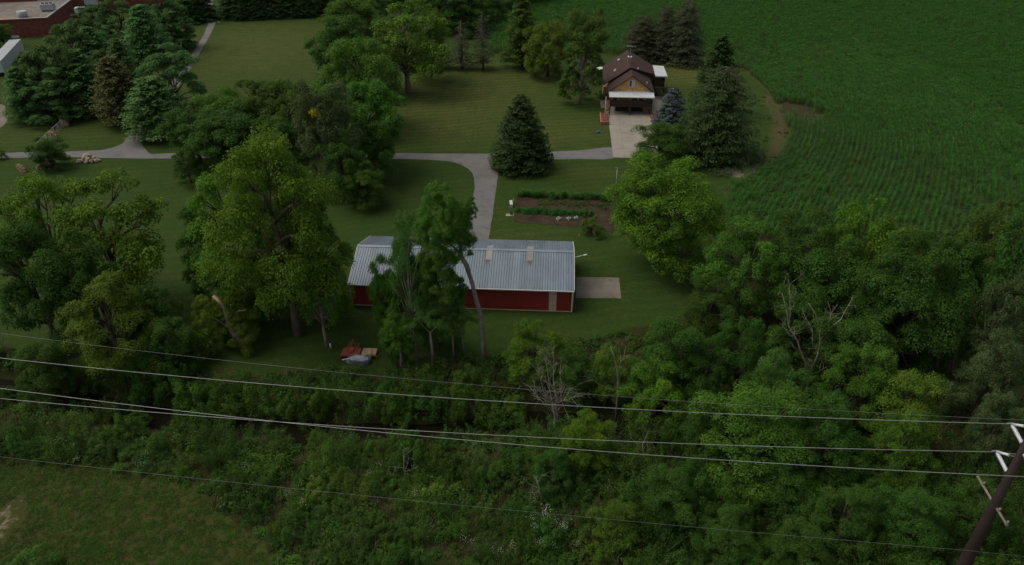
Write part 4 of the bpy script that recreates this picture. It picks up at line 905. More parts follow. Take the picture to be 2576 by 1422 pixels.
for X_, Yt_, Yb_, W_, k_, m_, l_ in ((1690, 1190, 1325, 170, 'near1', 'f_dark', "dark low tree left of centre between the two lowest wires"), (2150, 1225, 1375, 190, 'near2', 'f_dark', "green tree standing over the lowest wire near the pole"), (2330, 1240, 1395, 180, 'near1', 'f_dark', "dark tree just left of the steel pole foot"), (1850, 1290, 1420, 170, 'near2', 'f_dark', "dark tree at the bottom edge right of centre"), (1560, 1270, 1385, 130, 'near1', 'f_mid', "small green tree at the bottom edge right of the flowers"), (2510, 1210, 1370, 150, 'near2', 'f_dark', "green tree right behind the steel pole"), (2030, 1330, 1450, 170, 'near1', 'f_dark', "green tree at the bottom edge beneath the lowest wire"), (1390, 1130, 1235, 120, 'near2', 'f_dark', "small dark tree below the bleached bare tree")):
    T("deciduous_tree", k_, X_, Yt_, Yb_, W_, m_, l_)
T("deciduous_tree", 'near1', 1480, 1040, 1180, 130, 'f_bright', "small bright tree right of the bleached bare tree")
# gold patch on the grey green tree
def patch(par, X, Y, rad, mat, name="turned_leaves"):
    M_ = par.matrix_basis.copy(); b = M_.translation; p = vface(X, Y, b.y - rad * 2.4); r = np.random.default_rng(5); n = 260
    d = sph(r, n); C = d * rad * r.uniform(.2, 1, (n, 1)); me = leaf_mesh(name, C, d + np.array([0, -.3, .5]), .32 * r.uniform(.6, 1.2, n), r.uniform(.2, .9, n), .6, r)
    o = link(name, me, M[mat]); o.parent = par; o.matrix_parent_inverse = M_.inverted(); o.location = p; tag(o, "patch of gold yellow leaves"); return o
patch(vt, 790, 283, .8, 'f_gold')

# --- trees with drawn stems: path of pixels on an upright plane through the foot
def stems(name, foot, paths, mat, label, crowns=(), cat="tree", twigs=0, seed=1, group=None, w0=.22, lean=0.0, thick=1.0):
    b = g(*foot); b.z = gzf(b.x, b.y); e = empty(name, b); tag(e, label, cat, group); r = np.random.default_rng(seed)
    trunk = MB(); br = MB(); ends = []
    for pi, (pts, wa, wb) in enumerate(paths):
        P = [vface(X, Y, b.y + lean * (i if pi else 0)) - b for i, (X, Y) in enumerate(pts)]
        if pi == 0: P[0] = Vector((P[0].x, 0, min(P[0].z, 0) - .25))
        off = r.uniform(-.5, .5) if pi else 0
        P = [p + Vector((0, off * (i / max(1, len(P) - 1)) * (p - P[0]).length * .6, 0)) for i, p in enumerate(P)]
        (trunk if pi == 0 else br).tube(P, list(np.linspace(wa, wb, len(P)) * thick), 7)
        ends += [(P[i], P[i + 1]) for i in range(len(P) - 1)]
    for q in range(twigs):
        a, c = ends[r.integers(len(ends))]; s = a.lerp(c, r.uniform(.2, 1)); dv = (c - a).normalized(); L = r.uniform(.5, 1.9)
        dv = (dv * .7 + Vector(r.normal(size=3)) * .55 + Vector((0, 0, .3))).normalized(); m = s + dv * L * .5 + Vector(r.normal(size=3)) * .08
        br.tube([s, m, s + dv * L], [.022, .014, .006], 4, False)
        for z in range(3):
            d2 = (dv + Vector(r.normal(size=3)) * .6).normalized(); br.tube([m.lerp(s + dv * L, r.uniform(0, .8)), m + d2 * L * .6], [.01, .005], 3, False)
    trunk.build("trunk", M[mat], e)
    if br.v: br.build("branches", M[mat], e)
    for (X, Y, W, Hh, key, fm, dy) in crowns:              # crown centre and size in px, offset in depth
        c = vface(X, Y, b.y + dy); dp = depth(c); Rw = W / 2 * K * dp / F; hh = Hh * K * dp / F / CT; Pq = PROTO[key]
        o = link("crown", Pq['crown'], None, e, c - b - Vector((0, 0, hh * .58))); o.scale = (Rw / Pq['R'], Rw / Pq['R'], hh / (Pq['H'] * .85)); o.rotation_euler.z = r.uniform(0, 6); omat(o, M[fm])
        o.location.z -= hh * .08
    return e
def z6(pts): return [((2048 + x / 2.5156) * .83854, (565 + y / 2.5156) * .83854) for x, y in pts]
def zb(pts): return [((1024 + x / 2.5127) * .83854, (1130 + y / 2.5127) * .83854) for x, y in pts]
tb = stems("broken_tree", (614, 880), [([(614, 880), (600, 855), (580, 828), (572, 800), (567, 775), (552, 757), (536, 745)], .34, .22), ([(572, 800), (600, 780), (625, 770)], .1, .04), ([(580, 826), (545, 800), (520, 790)], .1, .04)], 'bark_pale', "leaning tree with a snapped off trunk in yellow green leaves",
      crowns=[(600, 795, 110, 120, 'near1', 'f_yellow', .8), (530, 810, 110, 130, 'near2', 'f_yellow', .9), (575, 775, 90, 80, 'b3', 'f_yellow', 1.8)], seed=3)
pb = tb.location; mb = MB(); a, c = vface(536, 744, pb.y - .12) - pb, vface(560, 766, pb.y - .3) - pb; mb.tube([a, c], [.12, .19], 6); mb.build("split_wood", M['splinter'], tb)
stems("leaning_tree", (1218, 916), [([(1218, 916), (1216, 860), (1208, 790), (1196, 745), (1186, 705), (1172, 668), (1155, 640)], .30, .16), ([(1186, 705), (1178, 670), (1160, 645), (1150, 600), (1140, 545)], .15, .05), ([(1160, 640), (1120, 600), (1100, 560)], .12, .04), ([(1155, 640), (1175, 570), (1190, 530)], .1, .03)], 'bark_pale', "tall tree with a bare leaning trunk in front of the barn",
      crowns=[(1110, 545, 135, 140, 'near2', 'f_mid', -.5), (1155, 590, 95, 140, 'near1', 'f_mid', .2), (1185, 522, 40, 50, 'near2', 'f_mid', .4), (1105, 660, 100, 130, 'near1', 'f_mid', -.8), (1140, 735, 80, 80, 'b3', 'f_dark', .6)], seed=4)
T("deciduous_tree", 'near2', 1085, 640, 876, 135, 'f_mid', "dense dark tree hiding the middle of the barn wall")
T("deciduous_tree", 'near1', 1050, 585, 868, 110, 'f_mid', "leafy tree covering the barn roof left of the leaning tree")
T("deciduous_tree", 'near2', 1005, 590, 872, 100, 'f_mid', "full green tree over the left half of the barn roof")
T("deciduous_tree", 'feath1', 1015, 530, 905, 120, 'f_feather', "feathery pale tree in front of the left part of the barn roof", bark='bark_pale')
T("deciduous_tree", 'near1', 957, 640, 862, 92, 'f_mid', "green tree at the left end of the barn wall")
T("deciduous_tree", 'near2', 985, 775, 928, 72, 'f_mid', "leafy tree between the scrap pile and the barn")
stems("young_tree", (1090, 926), [([(1090, 926), (1087, 880), (1082, 835)], .17, .1), ([(1082, 838), (1050, 810)], .06, .02), ([(1083, 838), (1115, 805)], .06, .02)], 'bark_pale', "small feathery tree with a straight pale stem before the barn", crowns=[(1078, 805, 140, 90, 'feath2', 'f_feather', 0)], seed=5)
stems("young_tree", (1142, 908), [([(1142, 908), (1140, 870), (1138, 830)], .12, .07), ([(1140, 845), (1155, 820)], .05, .02)], 'bark_pale', "thin stemmed feathery tree in the middle of the pair before the barn", crowns=[(1140, 812, 100, 70, 'feath1', 'f_feather', .3)], seed=6)
stems("young_tree", (1168, 896), [([(1168, 896), (1164, 860), (1160, 825)], .12, .07)], 'bark_pale', "feathery young tree next to the leaning trunk", crowns=[(1170, 812, 80, 65, 'feath2', 'f_feather', .3)], seed=7)
stems("young_tree", (1010, 938), [([(1010, 938), (1008, 890), (1000, 840)], .15, .1)], 'bark_pale', "leafy young tree right of the scrap pile", crowns=[(996, 842, 84, 100, 'near1', 'f_mid', -.2)], seed=8)
stems("dead_tree", (2034, 1000), [([(2034, 1000)] + z6([(930, 1320), (885, 1220), (865, 1150), (800, 1040), (790, 960), (770, 870), (750, 790)]), .20, .03), (z6([(800, 1040), (815, 960), (820, 850), (828, 740)]), .07, .02), (z6([(865, 1150), (800, 1100), (740, 1010)]), .07, .02), (z6([(960, 1400), (1020, 1260), (1040, 1160), (1035, 1060), (1010, 960), (965, 890)]), .16, .03), (z6([(1040, 1140), (1110, 1060), (1200, 1000), (1250, 930), (1315, 860)]), .11, .02), (z6([(1040, 1060), (1110, 1000), (1125, 940), (1105, 870)]), .07, .02), (z6([(1125, 940), (1175, 885)]), .04, .015), (z6([(985, 1210), (980, 1150), (990, 1080), (945, 1010)]), .06, .02), (z6([(1030, 1290), (1110, 1230), (1205, 1190)]), .06, .02), (z6([(1000, 1400), (1090, 1330), (1200, 1265)]), .05, .015)],
      'deadwood', "forked leafless dead tree rising from the right hand wood", twigs=46, seed=9, thick=.62)
stems("dead_tree", zb([(1612, 470)])[0], [(zb([(1612, 470), (1605, 380), (1610, 300), (1590, 200), (1570, 80), (1555, -40), (1540, -120)]), .14, .02), (zb([(1605, 300), (1620, 200), (1600, 60), (1610, -60)]), .07, .015), (zb([(1590, 210), (1530, 130), (1500, 0), (1480, -90)]), .06, .015), (zb([(1575, 260), (1500, 180), (1410, 100)]), .05, .012), (zb([(1610, 200), (1660, 60), (1640, -90)]), .05, .012), (zb([(1620, 200), (1700, 170), (1760, 150)]), .04, .01)], 'deadwood', "bleached bare tree beside the creek under the wires", twigs=110, seed=10, thick=.7)
stems("dead_tree", zb([(2072, 290)])[0], [(zb([(2072, 290), (2080, 180), (2088, 60), (2085, -20), (2060, -140), (2030, -230)]), .13, .03), (zb([(2085, 100), (2020, 90), (1960, 60), (1890, 0)]), .04, .01), (zb([(2075, -60), (2130, -130), (2150, -200)]), .04, .01), (zb([(2085, 60), (2120, 110), (2115, 200)]), .03, .01)], 'bark_pale', "dead upright stem among yellow green leaves by the creek", twigs=14, seed=12)
for i, (a, b_, c_) in enumerate((((1525, 990), (1490, 830), (1465, 760)), ((480, 780), (472, 680), (470, 590)), ((2290, 700), (2280, 600), (2270, 505)))):
    stems("dead_stick", zb([a])[0], [(zb([a, b_, c_]), .06, .025)], 'deadwood', ("crooked dead stick standing in the middle of the foreground brush", "grey dead stick in the brush left of centre", "thin dead stick rising under the lowest thick wire")[i], cat="stick", twigs=8, seed=20 + i)
stems("dead_branch", (2420, 1150 + 290), [([(2230, 1395), (2200, 1340), (2190, 1270)], .05, .02)], 'deadwood', "bare fallen branch in the lower right brush", cat="branch", twigs=10, seed=30) if False else None
for i, (X, Y) in enumerate(((2355, 962), (2392, 980))):
    stems("tree_stem", (X, Y), [([(X, Y), (X + 3, Y - 60), (X + (4 if i == 0 else 22), Y - 130), (X + (0 if i == 0 else 30), Y - 190)], .16, .12)], 'bark', ("straight bare stem under the drooping tree at the right", "slanting bare stem under the drooping tree at the right")[i], cat="tree trunk", seed=40 + i)

# ------------------------------------------------------------------ shrubs along the creek and in the foreground brush
def shrub(X, Y, W, Hpx, mat, label, group, key=None):
    b = g(X, Y); b.z = gzf(b.x, b.y); dp = depth(b); Rw = W / 2 * K * dp / F; h = Hpx * K * dp / F / CT; P = PROTO[key or random.choice(('thick1', 'thick2', 'thick3', 'thick4', 'thick1', 'thick2', 'bush1', 'bush4'))]
    e = empty("shrub", b, random.uniform(0, 6.28)); e.scale = (Rw / P['R'], Rw / P['R'] * random.uniform(.75, 1.2), h / P['H'] * random.uniform(.8, 1.25))
    c = link("crown", P['crown'], None, e); omat(c, M[mat]); t = link("trunk", P['trunk'], None, e); omat(t, M['bark']); CN = {'f_dark': 'dark green', 'weed': 'weedy green', 'f_mid': 'mid green', 'f_bright': 'bright green', 'f_feather': 'pale green', 'f_yellow': 'yellow green'}
    if group: label = f"{CN[mat]} " + label + (", left third" if X < 860 else ", middle third" if X < 1720 else ", right third")
    tag(e, label, "shrub", group); return e
LB, GB = "dense shrub on the far creek bank", "shrubs on the far creek bank"
for X in range(480, 1300, 44):
    shrub(X + random.uniform(-14, 14), 1022 + (X - 480) * .012 + random.uniform(-12, 6), random.uniform(75, 115), random.uniform(55, 85), random.choice(('f_dark', 'f_mid', 'f_mid', 'weed')), LB, GB)
for X in range(500, 1280, 60): shrub(X + random.uniform(-20, 20), 985 + random.uniform(-8, 8), random.uniform(60, 95), random.uniform(35, 55), random.choice(('f_dark', 'f_mid')), LB, GB)
for X, Y in ((300, 960), (370, 975), (440, 985), (260, 900), (430, 930), (500, 900), (-30, 900), (150, 960), (330, 1000), (480, 940)): shrub(X, Y, random.uniform(90, 130), random.uniform(60, 90), random.choice(('f_dark', 'f_dark', 'f_mid')), LB, GB)
LN, GN_ = "shrub in the brush on the near side of the creek", "shrubs in the near brush"
rr = np.random.default_rng(99); placed = []
def brush_row(Y):                                   # left limit of the brush by picture row
    return np.interp(Y, [1080, 1130, 1165, 1250, 1330, 1422, 1600], [-60, -60, 330, 560, 680, 800, 900])
tries = 0
while len(placed) < 230 and tries < 9000:
    tries += 1; Y = rr.uniform(1085, 1560); X = rr.uniform(-80, 2700)
    if X < brush_row(Y): continue
    if Y < 1110 and X > 300 and X < 1250 and rr.uniform() < .4: continue
    p = g(X, Y)
    if seg_dist(np.array([p.x]), np.array([p.y]), CREEK)[0] < 2.6: continue
    if any((p.x - q[0]) ** 2 + (p.y - q[1]) ** 2 < 1.5 ** 2 for q in placed): continue
    placed.append((p.x, p.y)); left = X < 1500
    W = rr.uniform(70, 130) * (.85 if left else 1.1); Hh = rr.uniform(40, 75) * (.85 if left else 1.5)
    shrub(X, Y, W, Hh, ('f_dark', 'weed', 'f_mid', 'f_mid', 'f_bright', 'f_feather', 'f_yellow')[int(rr.choice(7, p=[.70, .16, .08, .03, .01, .01, .01]))], LN, GN_)  # mostly dark leaves: the dimming towards the frame's bottom put into foliage colour
for X, Y, W, Hh in ((860, 1235, 90, 55), (800, 1262, 80, 50), (905, 1262, 70, 45), (780, 1225, 60, 45), (940, 1225, 60, 45), (760, 1300, 60, 45), (700, 1345, 50, 40), (1540, 1240, 70, 60), (790, 1075, 60, 35)): shrub(X, Y, W, Hh, 'f_yellow', LN, GN_)
for X, Y in ((0, 1000), (-30, 985), (30, 975), (180, 1018), (60, 1010), (130, 1022), (260, 1040), (340, 1050), (450, 1070), (540, 1082), (640, 1092), (990, 1096), (1010, 1040), (1240, 1085), (700, 1100), (800, 1096), (230, 955), (90, 945), (560, 1030), (1330, 1075), (1290, 1020)): shrub(X, Y, random.uniform(60, 95), random.uniform(30, 55), random.choice(('f_dark', 'weed', 'f_mid')), LN if Y > 1030 else LB, GN_ if Y > 1030 else GB)
shrub(80, 1450, 150, 50, 'weed', "weedy green shrub at the bottom left corner", None, 'bush3')

# ------------------------------------------------------------------ scattered stuff through geometry nodes
def scatter(name, P, rot, scl, idx, protos, label, cat):
    me = bpy.data.meshes.new(name); me.vertices.add(len(P)); me.vertices.foreach_set("co", np.asarray(P, np.float32).ravel())
    for nm, ty, ar in (('rot', 'FLOAT_VECTOR', rot), ('scl', 'FLOAT_VECTOR', scl)): me.attributes.new(nm, ty, 'POINT').data.foreach_set('vector', np.asarray(ar, np.float32).ravel())
    me.attributes.new('idx', 'INT', 'POINT').data.foreach_set('value', np.asarray(idx, np.int32))
    o = link(name, me); tag(o, label, cat, kind="stuff")
    nt = bpy.data.node_groups.new(name + "_scatter", 'GeometryNodeTree')
    nt.interface.new_socket("Geometry", in_out='INPUT', socket_type='NodeSocketGeometry'); nt.interface.new_socket("Geometry", in_out='OUTPUT', socket_type='NodeSocketGeometry')
    gi, go = nt.nodes.new("NodeGroupInput"), nt.nodes.new("NodeGroupOutput"); iop = nt.nodes.new("GeometryNodeInstanceOnPoints"); g2i = nt.nodes.new("GeometryNodeGeometryToInstance")
    for q in protos:
        oi = nt.nodes.new("GeometryNodeObjectInfo"); oi.inputs['Object'].default_value = q; oi.transform_space = 'ORIGINAL'; nt.links.new(oi.outputs['Geometry'], g2i.inputs[0])
    def na(nm, dt):
        n = nt.nodes.new("GeometryNodeInputNamedAttribute"); n.data_type = dt; n.inputs['Name'].default_value = nm; return n.outputs['Attribute']
    e2r = nt.nodes.new("FunctionNodeEulerToRotation"); nt.links.new(na('rot', 'FLOAT_VECTOR'), e2r.inputs[0])
    nt.links.new(gi.outputs[0], iop.inputs['Points']); nt.links.new(g2i.outputs[0], iop.inputs['Instance']); iop.inputs['Pick Instance'].default_value = True
    nt.links.new(na('idx', 'INT'), iop.inputs['Instance Index']); nt.links.new(e2r.outputs[0], iop.inputs['Rotation']); nt.links.new(na('scl', 'FLOAT_VECTOR'), iop.inputs['Scale'])
    nt.links.new(iop.outputs[0], go.inputs[0])
    md = o.modifiers.new("scatter", 'NODES'); md.node_group = nt
    return o
def blade_proto(name, seed, n, h, spread, wid, mat, arch=.6, segs=2, stems_=None, up=.8):
    """tuft of arching blades"""
    r = np.random.default_rng(seed); V_, Q = [], []; T_ = []
    for i in range(n):
        bx, by = (r.normal(0, spread, 2) if stems_ is None else stems_[i % len(stems_)] + r.normal(0, .03, 2)); a = r.uniform(0, 6.283); L = h * r.uniform(.6, 1.15); z0 = 0 if stems_ is None else r.uniform(.15, .8) * h
        ca, sa = math.cos(a), math.sin(a); LL = L if stems_ is None else h * r.uniform(.28, .48); tt = r.uniform(.1, .9)
        for s in range(segs + 1):
            t = s / segs; hor = LL * arch * t; zz = z0 + LL * up * (t - .55 * t * t * (1.2 if stems_ is not None else .6)) ; w_ = wid * (1 - .75 * t) * .5
            V_ += [(bx + ca * hor - sa * w_, by + sa * hor + ca * w_, zz), (bx + ca * hor + sa * w_, by + sa * hor - ca * w_, zz)]
        n0 = len(V_) - 2 * (segs + 1)
        for s in range(segs): Q.append((n0 + 2 * s, n0 + 2 * s + 1, n0 + 2 * s + 3, n0 + 2 * s + 2)); T_.append(tt * .6 + .4 * (s / segs) * .5)
    if stems_ is not None:
        for sx, sy in stems_:
            n0 = len(V_); V_ += [(sx - .02, sy, 0), (sx + .02, sy, 0), (sx + .01, sy, h * .95), (sx - .01, sy, h * .95)]; Q.append((n0, n0 + 1, n0 + 2, n0 + 3)); T_.append(.4)
    me = mesh_np(name, np.array(V_), np.array(Q)); me.attributes.new('tint', 'FLOAT', 'FACE').data.foreach_set('value', np.array(T_, np.float32)); me.materials.append(M[mat])
    return bpy.data.objects.new(name, me)
def weed_proto(name, seed, n, R, H, leaf, mat, aspect=.5):
    r = np.random.default_rng(seed); d = sph(r, n, 0.0); C = d * np.array([R, R, H]) * (r.uniform(.15, 1, (n, 1)) ** .5); C[:, 2] += .02
    me = leaf_mesh(name, C, d * .5 + np.array([0, 0, .7]) + r.normal(size=(n, 3)) * .4, leaf * r.uniform(.6, 1.4, n), np.clip(r.normal(.42, .2, n), 0, 1), aspect, r); me.materials.append(M[mat])
    return bpy.data.objects.new(name, me)
# corn: points carry one metre of row with four plants each
cornp = []
for i in range(3):
    st = np.array([(x + random.uniform(-.05, .05), random.uniform(-.04, .04)) for x in (-.42, -.18, .07, .30)]); cornp.append(blade_proto("corn_row_piece", 300 + i, 34, 2.0, 0, .085, 'corn', .75, 3, st, 1.0))
x0, x1 = -25, 330
rows = np.arange(78, 420, .86); PX, PY = [], []
for y in rows:
    n = int((x1 - x0) / .95); x = x0 + np.arange(n) * .95 + rng.uniform(-.2, .2, n); lim = np.abs(x) < (y * .80 + 25)
    PX.append(x[lim]); PY.append(np.full(lim.sum(), y) + rng.normal(0, .04, lim.sum()) + .5 * np.sin(x[lim] * .03))
PX = np.concatenate(PX); PY = np.concatenate(PY)
edge = smooth_path([(1740, 700), (1800, 590), (1860, 490), (1935, 400), (1972, 325), (1950, 250), (1895, 190), (1800, 145)], 12)
CX, CY, CA = [], [], []
for k in range(52):                                # headland rows follow the field edge near the house
    off = -2.0 + k * .86; row = []
    for i, q in enumerate(edge):
        d = (edge[min(i + 1, len(edge) - 1)] - edge[max(i - 1, 0)]).normalized(); row.append(q + Vector((d.y, -d.x, 0)) * off)
    for a, b in zip(row[:-1], row[1:]):
        d = b - a; L = d.length; m = int(L / .95 + rng.uniform(0, 1)); q = (np.arange(m) + .5) / max(m, 1); CX.append(a.x + d.x * q); CY.append(a.y + d.y * q); CA.append(np.full(m, math.atan2(d.y, d.x)))
occ = np.zeros((500, 500), bool); hx_, hy_ = np.concatenate(CX), np.concatenate(CY)
gi_ = ((hx_ + 100) / 1.3).astype(int).clip(0, 499); gj_ = ((hy_ - 40) / 1.3).astype(int).clip(0, 499); occ[gi_, gj_] = True
occ |= np.roll(occ, 1, 0) & np.roll(occ, -1, 0)
ins = in_poly(PX, PY, Z_FIELD) & ~occ[((PX + 100) / 1.3).astype(int).clip(0, 499), ((PY - 40) / 1.3).astype(int).clip(0, 499)]
CX.append(PX[ins]); CY.append(PY[ins]); CA.append(np.zeros(ins.sum()))
CX, CY, CA = map(np.concatenate, (CX, CY, CA)); ok = in_poly(CX, CY, Z_FIELD); hx = seg_dist(CX, CY, Z_FIELD[11:20])
bp1, bp2, bp3 = g(2010, 285), g(1985, 275), g(2035, 290)
bare = np.zeros(len(CX), bool)
for q, rr2 in ((bp1, 3.2), (bp2, 2.4), (bp3, 2.0)): bare |= np.hypot((CX - q.x) * .8, (CY - q.y) * .55) < rr2
ok &= ~(bare & (rng.uniform(size=len(CX)) < .93)); ok &= rng.uniform(size=len(CX)) > .015
far = CY > 175; ok &= ~(far & (rng.uniform(size=len(CX)) < .25))
CX, CY, CA = CX[ok], CY[ok], CA[ok]; n = len(CX)
gro = 1 + .12 * np.sin(CX * .06 + 1) * np.sin(CY * .08) + .08 * np.sin(CX * .21) * np.cos(CY * .17)
s = rng.uniform(.82, 1.12, n) * gro; hs_ = np.clip(seg_dist(CX, CY, Z_FIELD[11:18]) / 10, 0, 1) * .35 + .65
scatter("corn_field", np.stack([CX, CY, np.zeros(n)], 1), np.stack([np.zeros(n), rng.normal(0, .03, n), CA + np.where(rng.uniform(size=n) < .5, 0, math.pi) + rng.normal(0, .1, n)], 1), np.stack([np.full(n, 1.1), rng.uniform(.78, 1.0, n), s * hs_], 1), rng.integers(0, 3, n), cornp, "broad field of green corn standing in rows behind the house", "corn field")
# weeds and grass tufts on the wood floor, the creek bank and the meadow
wp_ = [weed_proto("weed_clump", 400, 130, .55, .75, .15, 'f_dark'), weed_proto("weed_clump", 401, 110, .5, .95, .14, 'f_mid', .4), weed_proto("weed_clump", 402, 110, .6, .6, .20, 'f_dark'), blade_proto("grass_tuft", 403, 34, .75, .16, .035, 'grass', .5, 2), blade_proto("dry_stems", 404, 26, 1.1, .2, .02, 'dryweed', .25, 2)]
n = 12000; X = rng.uniform(-62, 62, n); Y = rng.uniform(33, 66, n)
ok = in_poly(X, Y, Z_WOODS) & (seg_dist(X, Y, CREEK) > 2.7); X, Y = X[ok], Y[ok]; n = len(X); idx = rng.choice(5, n, p=[.36, .28, .24, .09, .03])
for X_, Y_, r_ in ((600, 1175, 2.2), (545, 1165, 1.8), (680, 1165, 1.6), (1000, 1180, 1.8), (1330, 1310, 1.8), (1120, 1300, 2.0), (2100, 1360, 2.5), (2270, 1370, 2.0), (1700, 1390, 2.5), (1880, 1380, 1.6), (230, 1160, 1.2), (860, 1350, 2.0)):
    q_ = g(X_, Y_ + 10); m_ = (np.hypot(X - q_.x, Y - q_.y) < r_) & (rng.uniform(size=n) < .75); idx[m_] = 4
cl = .75 + .5 * (np.sin(X * .4) * np.sin(Y * .5 + 1) > -.1)
sc = rng.uniform(.6, 1.45, n) * cl
scatter("undergrowth", np.stack([X, Y, gz(X, Y) - .03], 1), np.stack([np.zeros(n), np.zeros(n), rng.uniform(0, 6.28, n)], 1), np.stack([sc, sc, sc * rng.uniform(.8, 1.2, n)], 1), idx, wp_, "tangled weeds and low brush covering the creek bank", "undergrowth")
gp_ = [blade_proto("meadow_tuft", 410 + i, 40, .20, .16, .03, 'grass', .6, 2) for i in range(2)] + [weed_proto("clover_patch", 412, 60, .32, .10, .09, 'weed'), weed_proto("plantain_patch", 413, 40, .3, .08, .10, 'f_dark')]
n = 16000; X = rng.uniform(-60, -2, n); Y = rng.uniform(30, 54, n); ok = in_poly(X, Y, Z_MEADOW); X, Y = X[ok], Y[ok]; n = len(X); sc = rng.uniform(.5, 1.3, n)
pg = g(-8, 1330); ok = np.hypot((X - pg.x) / 1.6, (Y - pg.y) / 3.2) > 1; X, Y, sc = X[ok], Y[ok], sc[ok]; n = len(X)
scatter("meadow_grass", np.stack([X, Y, gz(X, Y) - .01], 1), np.stack([np.zeros(n), np.zeros(n), rng.uniform(0, 6.28, n)], 1), np.stack([sc] * 3, 1), rng.choice(4, n, p=[.36, .3, .2, .14]), gp_, "short rough meadow grass in the lower left", "grass")
# weeds along the ragged edge of the corn and below the big spruce
EP, n = [], 420
for q in range(n):
    i = rng.integers(12, len(edge) - 1); d = (edge[i] - edge[i - 1]).normalized(); o_ = rng.uniform(-6.5, 1.0); p = edge[i - 1].lerp(edge[i], rng.uniform()) + Vector((d.y, -d.x, 0)) * o_; EP.append((p.x, p.y, -.02))
EP = np.array(EP); keep = (np.sin(EP[:, 0] * .9) + np.sin(EP[:, 1] * .55 + 1) + rng.normal(0, .5, n)) > .1; EP = EP[keep]; n = len(EP); sc = rng.uniform(.35, 1.0, n)
scatter("field_edge_weeds", EP, np.stack([np.zeros(n), np.zeros(n), rng.uniform(0, 6, n)], 1), np.stack([sc, sc, sc * .8], 1), rng.choice(5, n, p=[.3, .2, .2, .2, .1]), wp_, "patchy weeds along the bare edge of the corn field", "weeds")
# white blossoms over the brush
fr_ = np.random.default_rng(3); me = None
C = fr_.normal(0, 1, (26, 3)) * np.array([.30, .30, .16]) + np.array([0, 0, 1.25]); fm_ = leaf_mesh("blossom_head", C, np.tile([0, -.4, 1.0], (26, 1)) + fr_.normal(size=(26, 3)) * .3, .06, np.full(26, .5), .9, fr_); fm_.materials.append(M['flower'])
fo = bpy.data.objects.new("blossom_head", fm_)
spots = [(1395, 1340, 1.6, 22), (1380, 1300, 1.2, 12), (1420, 1370, 1.2, 14), (1340, 1330, 2.5, 12), (1545, 1255, .8, 6), (1530, 1250, .6, 4), (250, 1135, 2.6, 16), (200, 1125, 1.5, 8), (400, 1155, 2.0, 8), (790, 1210, 2.2, 9), (950, 1180, 2.0, 6), (1120, 1380, 2.2, 8), (1250, 1400, 2.0, 10), (1480, 1310, 1.8, 7), (760, 1250, 1.5, 5), (1060, 1290, 2.0, 4), (1700, 1330, 2.0, 3), (600, 1180, 1.5, 4), (870, 1392, 1.0, 3)]
FP = []
for X, Y, r_, m in spots:
    p = g(X, Y + 14)
    for q in range(max(1, m // 3)): FP.append((p.x + rng.normal(0, r_ * .6), p.y + rng.normal(0, r_ * .6), rng.uniform(-.2, .7)))
FP = np.array(FP); n = len(FP); sc = rng.uniform(.4, .8, n)
scatter("white_wildflowers", FP, np.stack([np.zeros(n), np.zeros(n), rng.uniform(0, 6, n)], 1), np.stack([sc, sc, np.ones(n)], 1), np.zeros(n, int), [fo], "scattered white wildflower heads over the near brush", "flowers")

# ------------------------------------------------------------------ garden
def rowbox(name, X0, Y0, X1, Y1, key, n, h, mat, label, cat):
    a, b = g(X0, Y0), g(X1, Y1); return a, b
a, b = g(1304, 492), g(1532, 503); n = 150; t = rng.uniform(0, 1, n)
scatter("garden_corn_row", np.stack([a.x + (b.x - a.x) * t, a.y + (b.y - a.y) * t + rng.normal(0, .35, n), np.full(n, .03)], 1), np.stack([np.zeros(n), np.zeros(n), rng.normal(0, .4, n)], 1), np.stack([rng.uniform(.5, .8, n), rng.uniform(.5, .8, n), rng.uniform(.38, .6, n)], 1), rng.integers(0, 3, n), cornp, "row of young corn along the back of the garden", "corn row")
bpz = weed_proto("bean_plant", 420, 170, .42, .62, .15, 'bean')
a, b = g(1301, 533), g(1490, 541); n = 110; t = rng.uniform(0, 1, n); sc = rng.uniform(.7, 1.15, n)
scatter("bean_row", np.stack([a.x + (b.x - a.x) * t, a.y + (b.y - a.y) * t + rng.normal(0, .3, n), np.full(n, .03)], 1), np.stack([np.zeros(n), np.zeros(n), rng.uniform(0, 6, n)], 1), np.stack([sc] * 3, 1), np.zeros(n, int), [bpz], "dense dark green row of bean plants across the garden", "bean row")
a, b = g(1320, 500), g(1540, 512); n = 130; t = rng.uniform(.15, 1, n); sc = rng.uniform(.25, .6, n)
scatter("garden_weeds", np.stack([a.x + (b.x - a.x) * t, a.y + (b.y - a.y) * t + rng.normal(-1.0, .7, n), np.full(n, .03)], 1), np.stack([np.zeros(n), np.zeros(n), rng.uniform(0, 6, n)], 1), np.stack([sc] * 3, 1), rng.integers(0, 4, n), wp_[:4], "sparse weeds in the upper part of the garden", "weeds")
cab = weed_proto("cabbage", 421, 46, .34, .34, .28, 'cabbage', .8).data
for i, (X, Y) in enumerate(((1406, 551.5), (1430, 552.5), (1449, 552))):
    p = g(X, Y); o = link("cabbage_plant", cab, None, None, (p.x, p.y, .05), i * 1.3); o.scale = (1, 1, .9 + .2 * i)
    tag(o, ("pale cabbage plant beside the wooden garden stake", "pale cabbage plant in the middle of the three", "pale cabbage plant nearest the low shrub")[i], "cabbage", "cabbages in the garden")
p = g(1403, 566); MB().tube([(0, 0, -.1), (0, 0, 1.15)], .05, 5).build("garden_stake", M['stake'], None, p); tag(bpy.data.objects["garden_stake"], "orange brown wooden stake at the front of the garden", "stake")
p = g(1291.5, 514); o = MB().tube([(0, 0, -.1), (0, 0, .95)], .035, 5).build("garden_stake", M['yellow'], None, p); tag(o, "yellow stake beside the white bench by the garden", "stake")
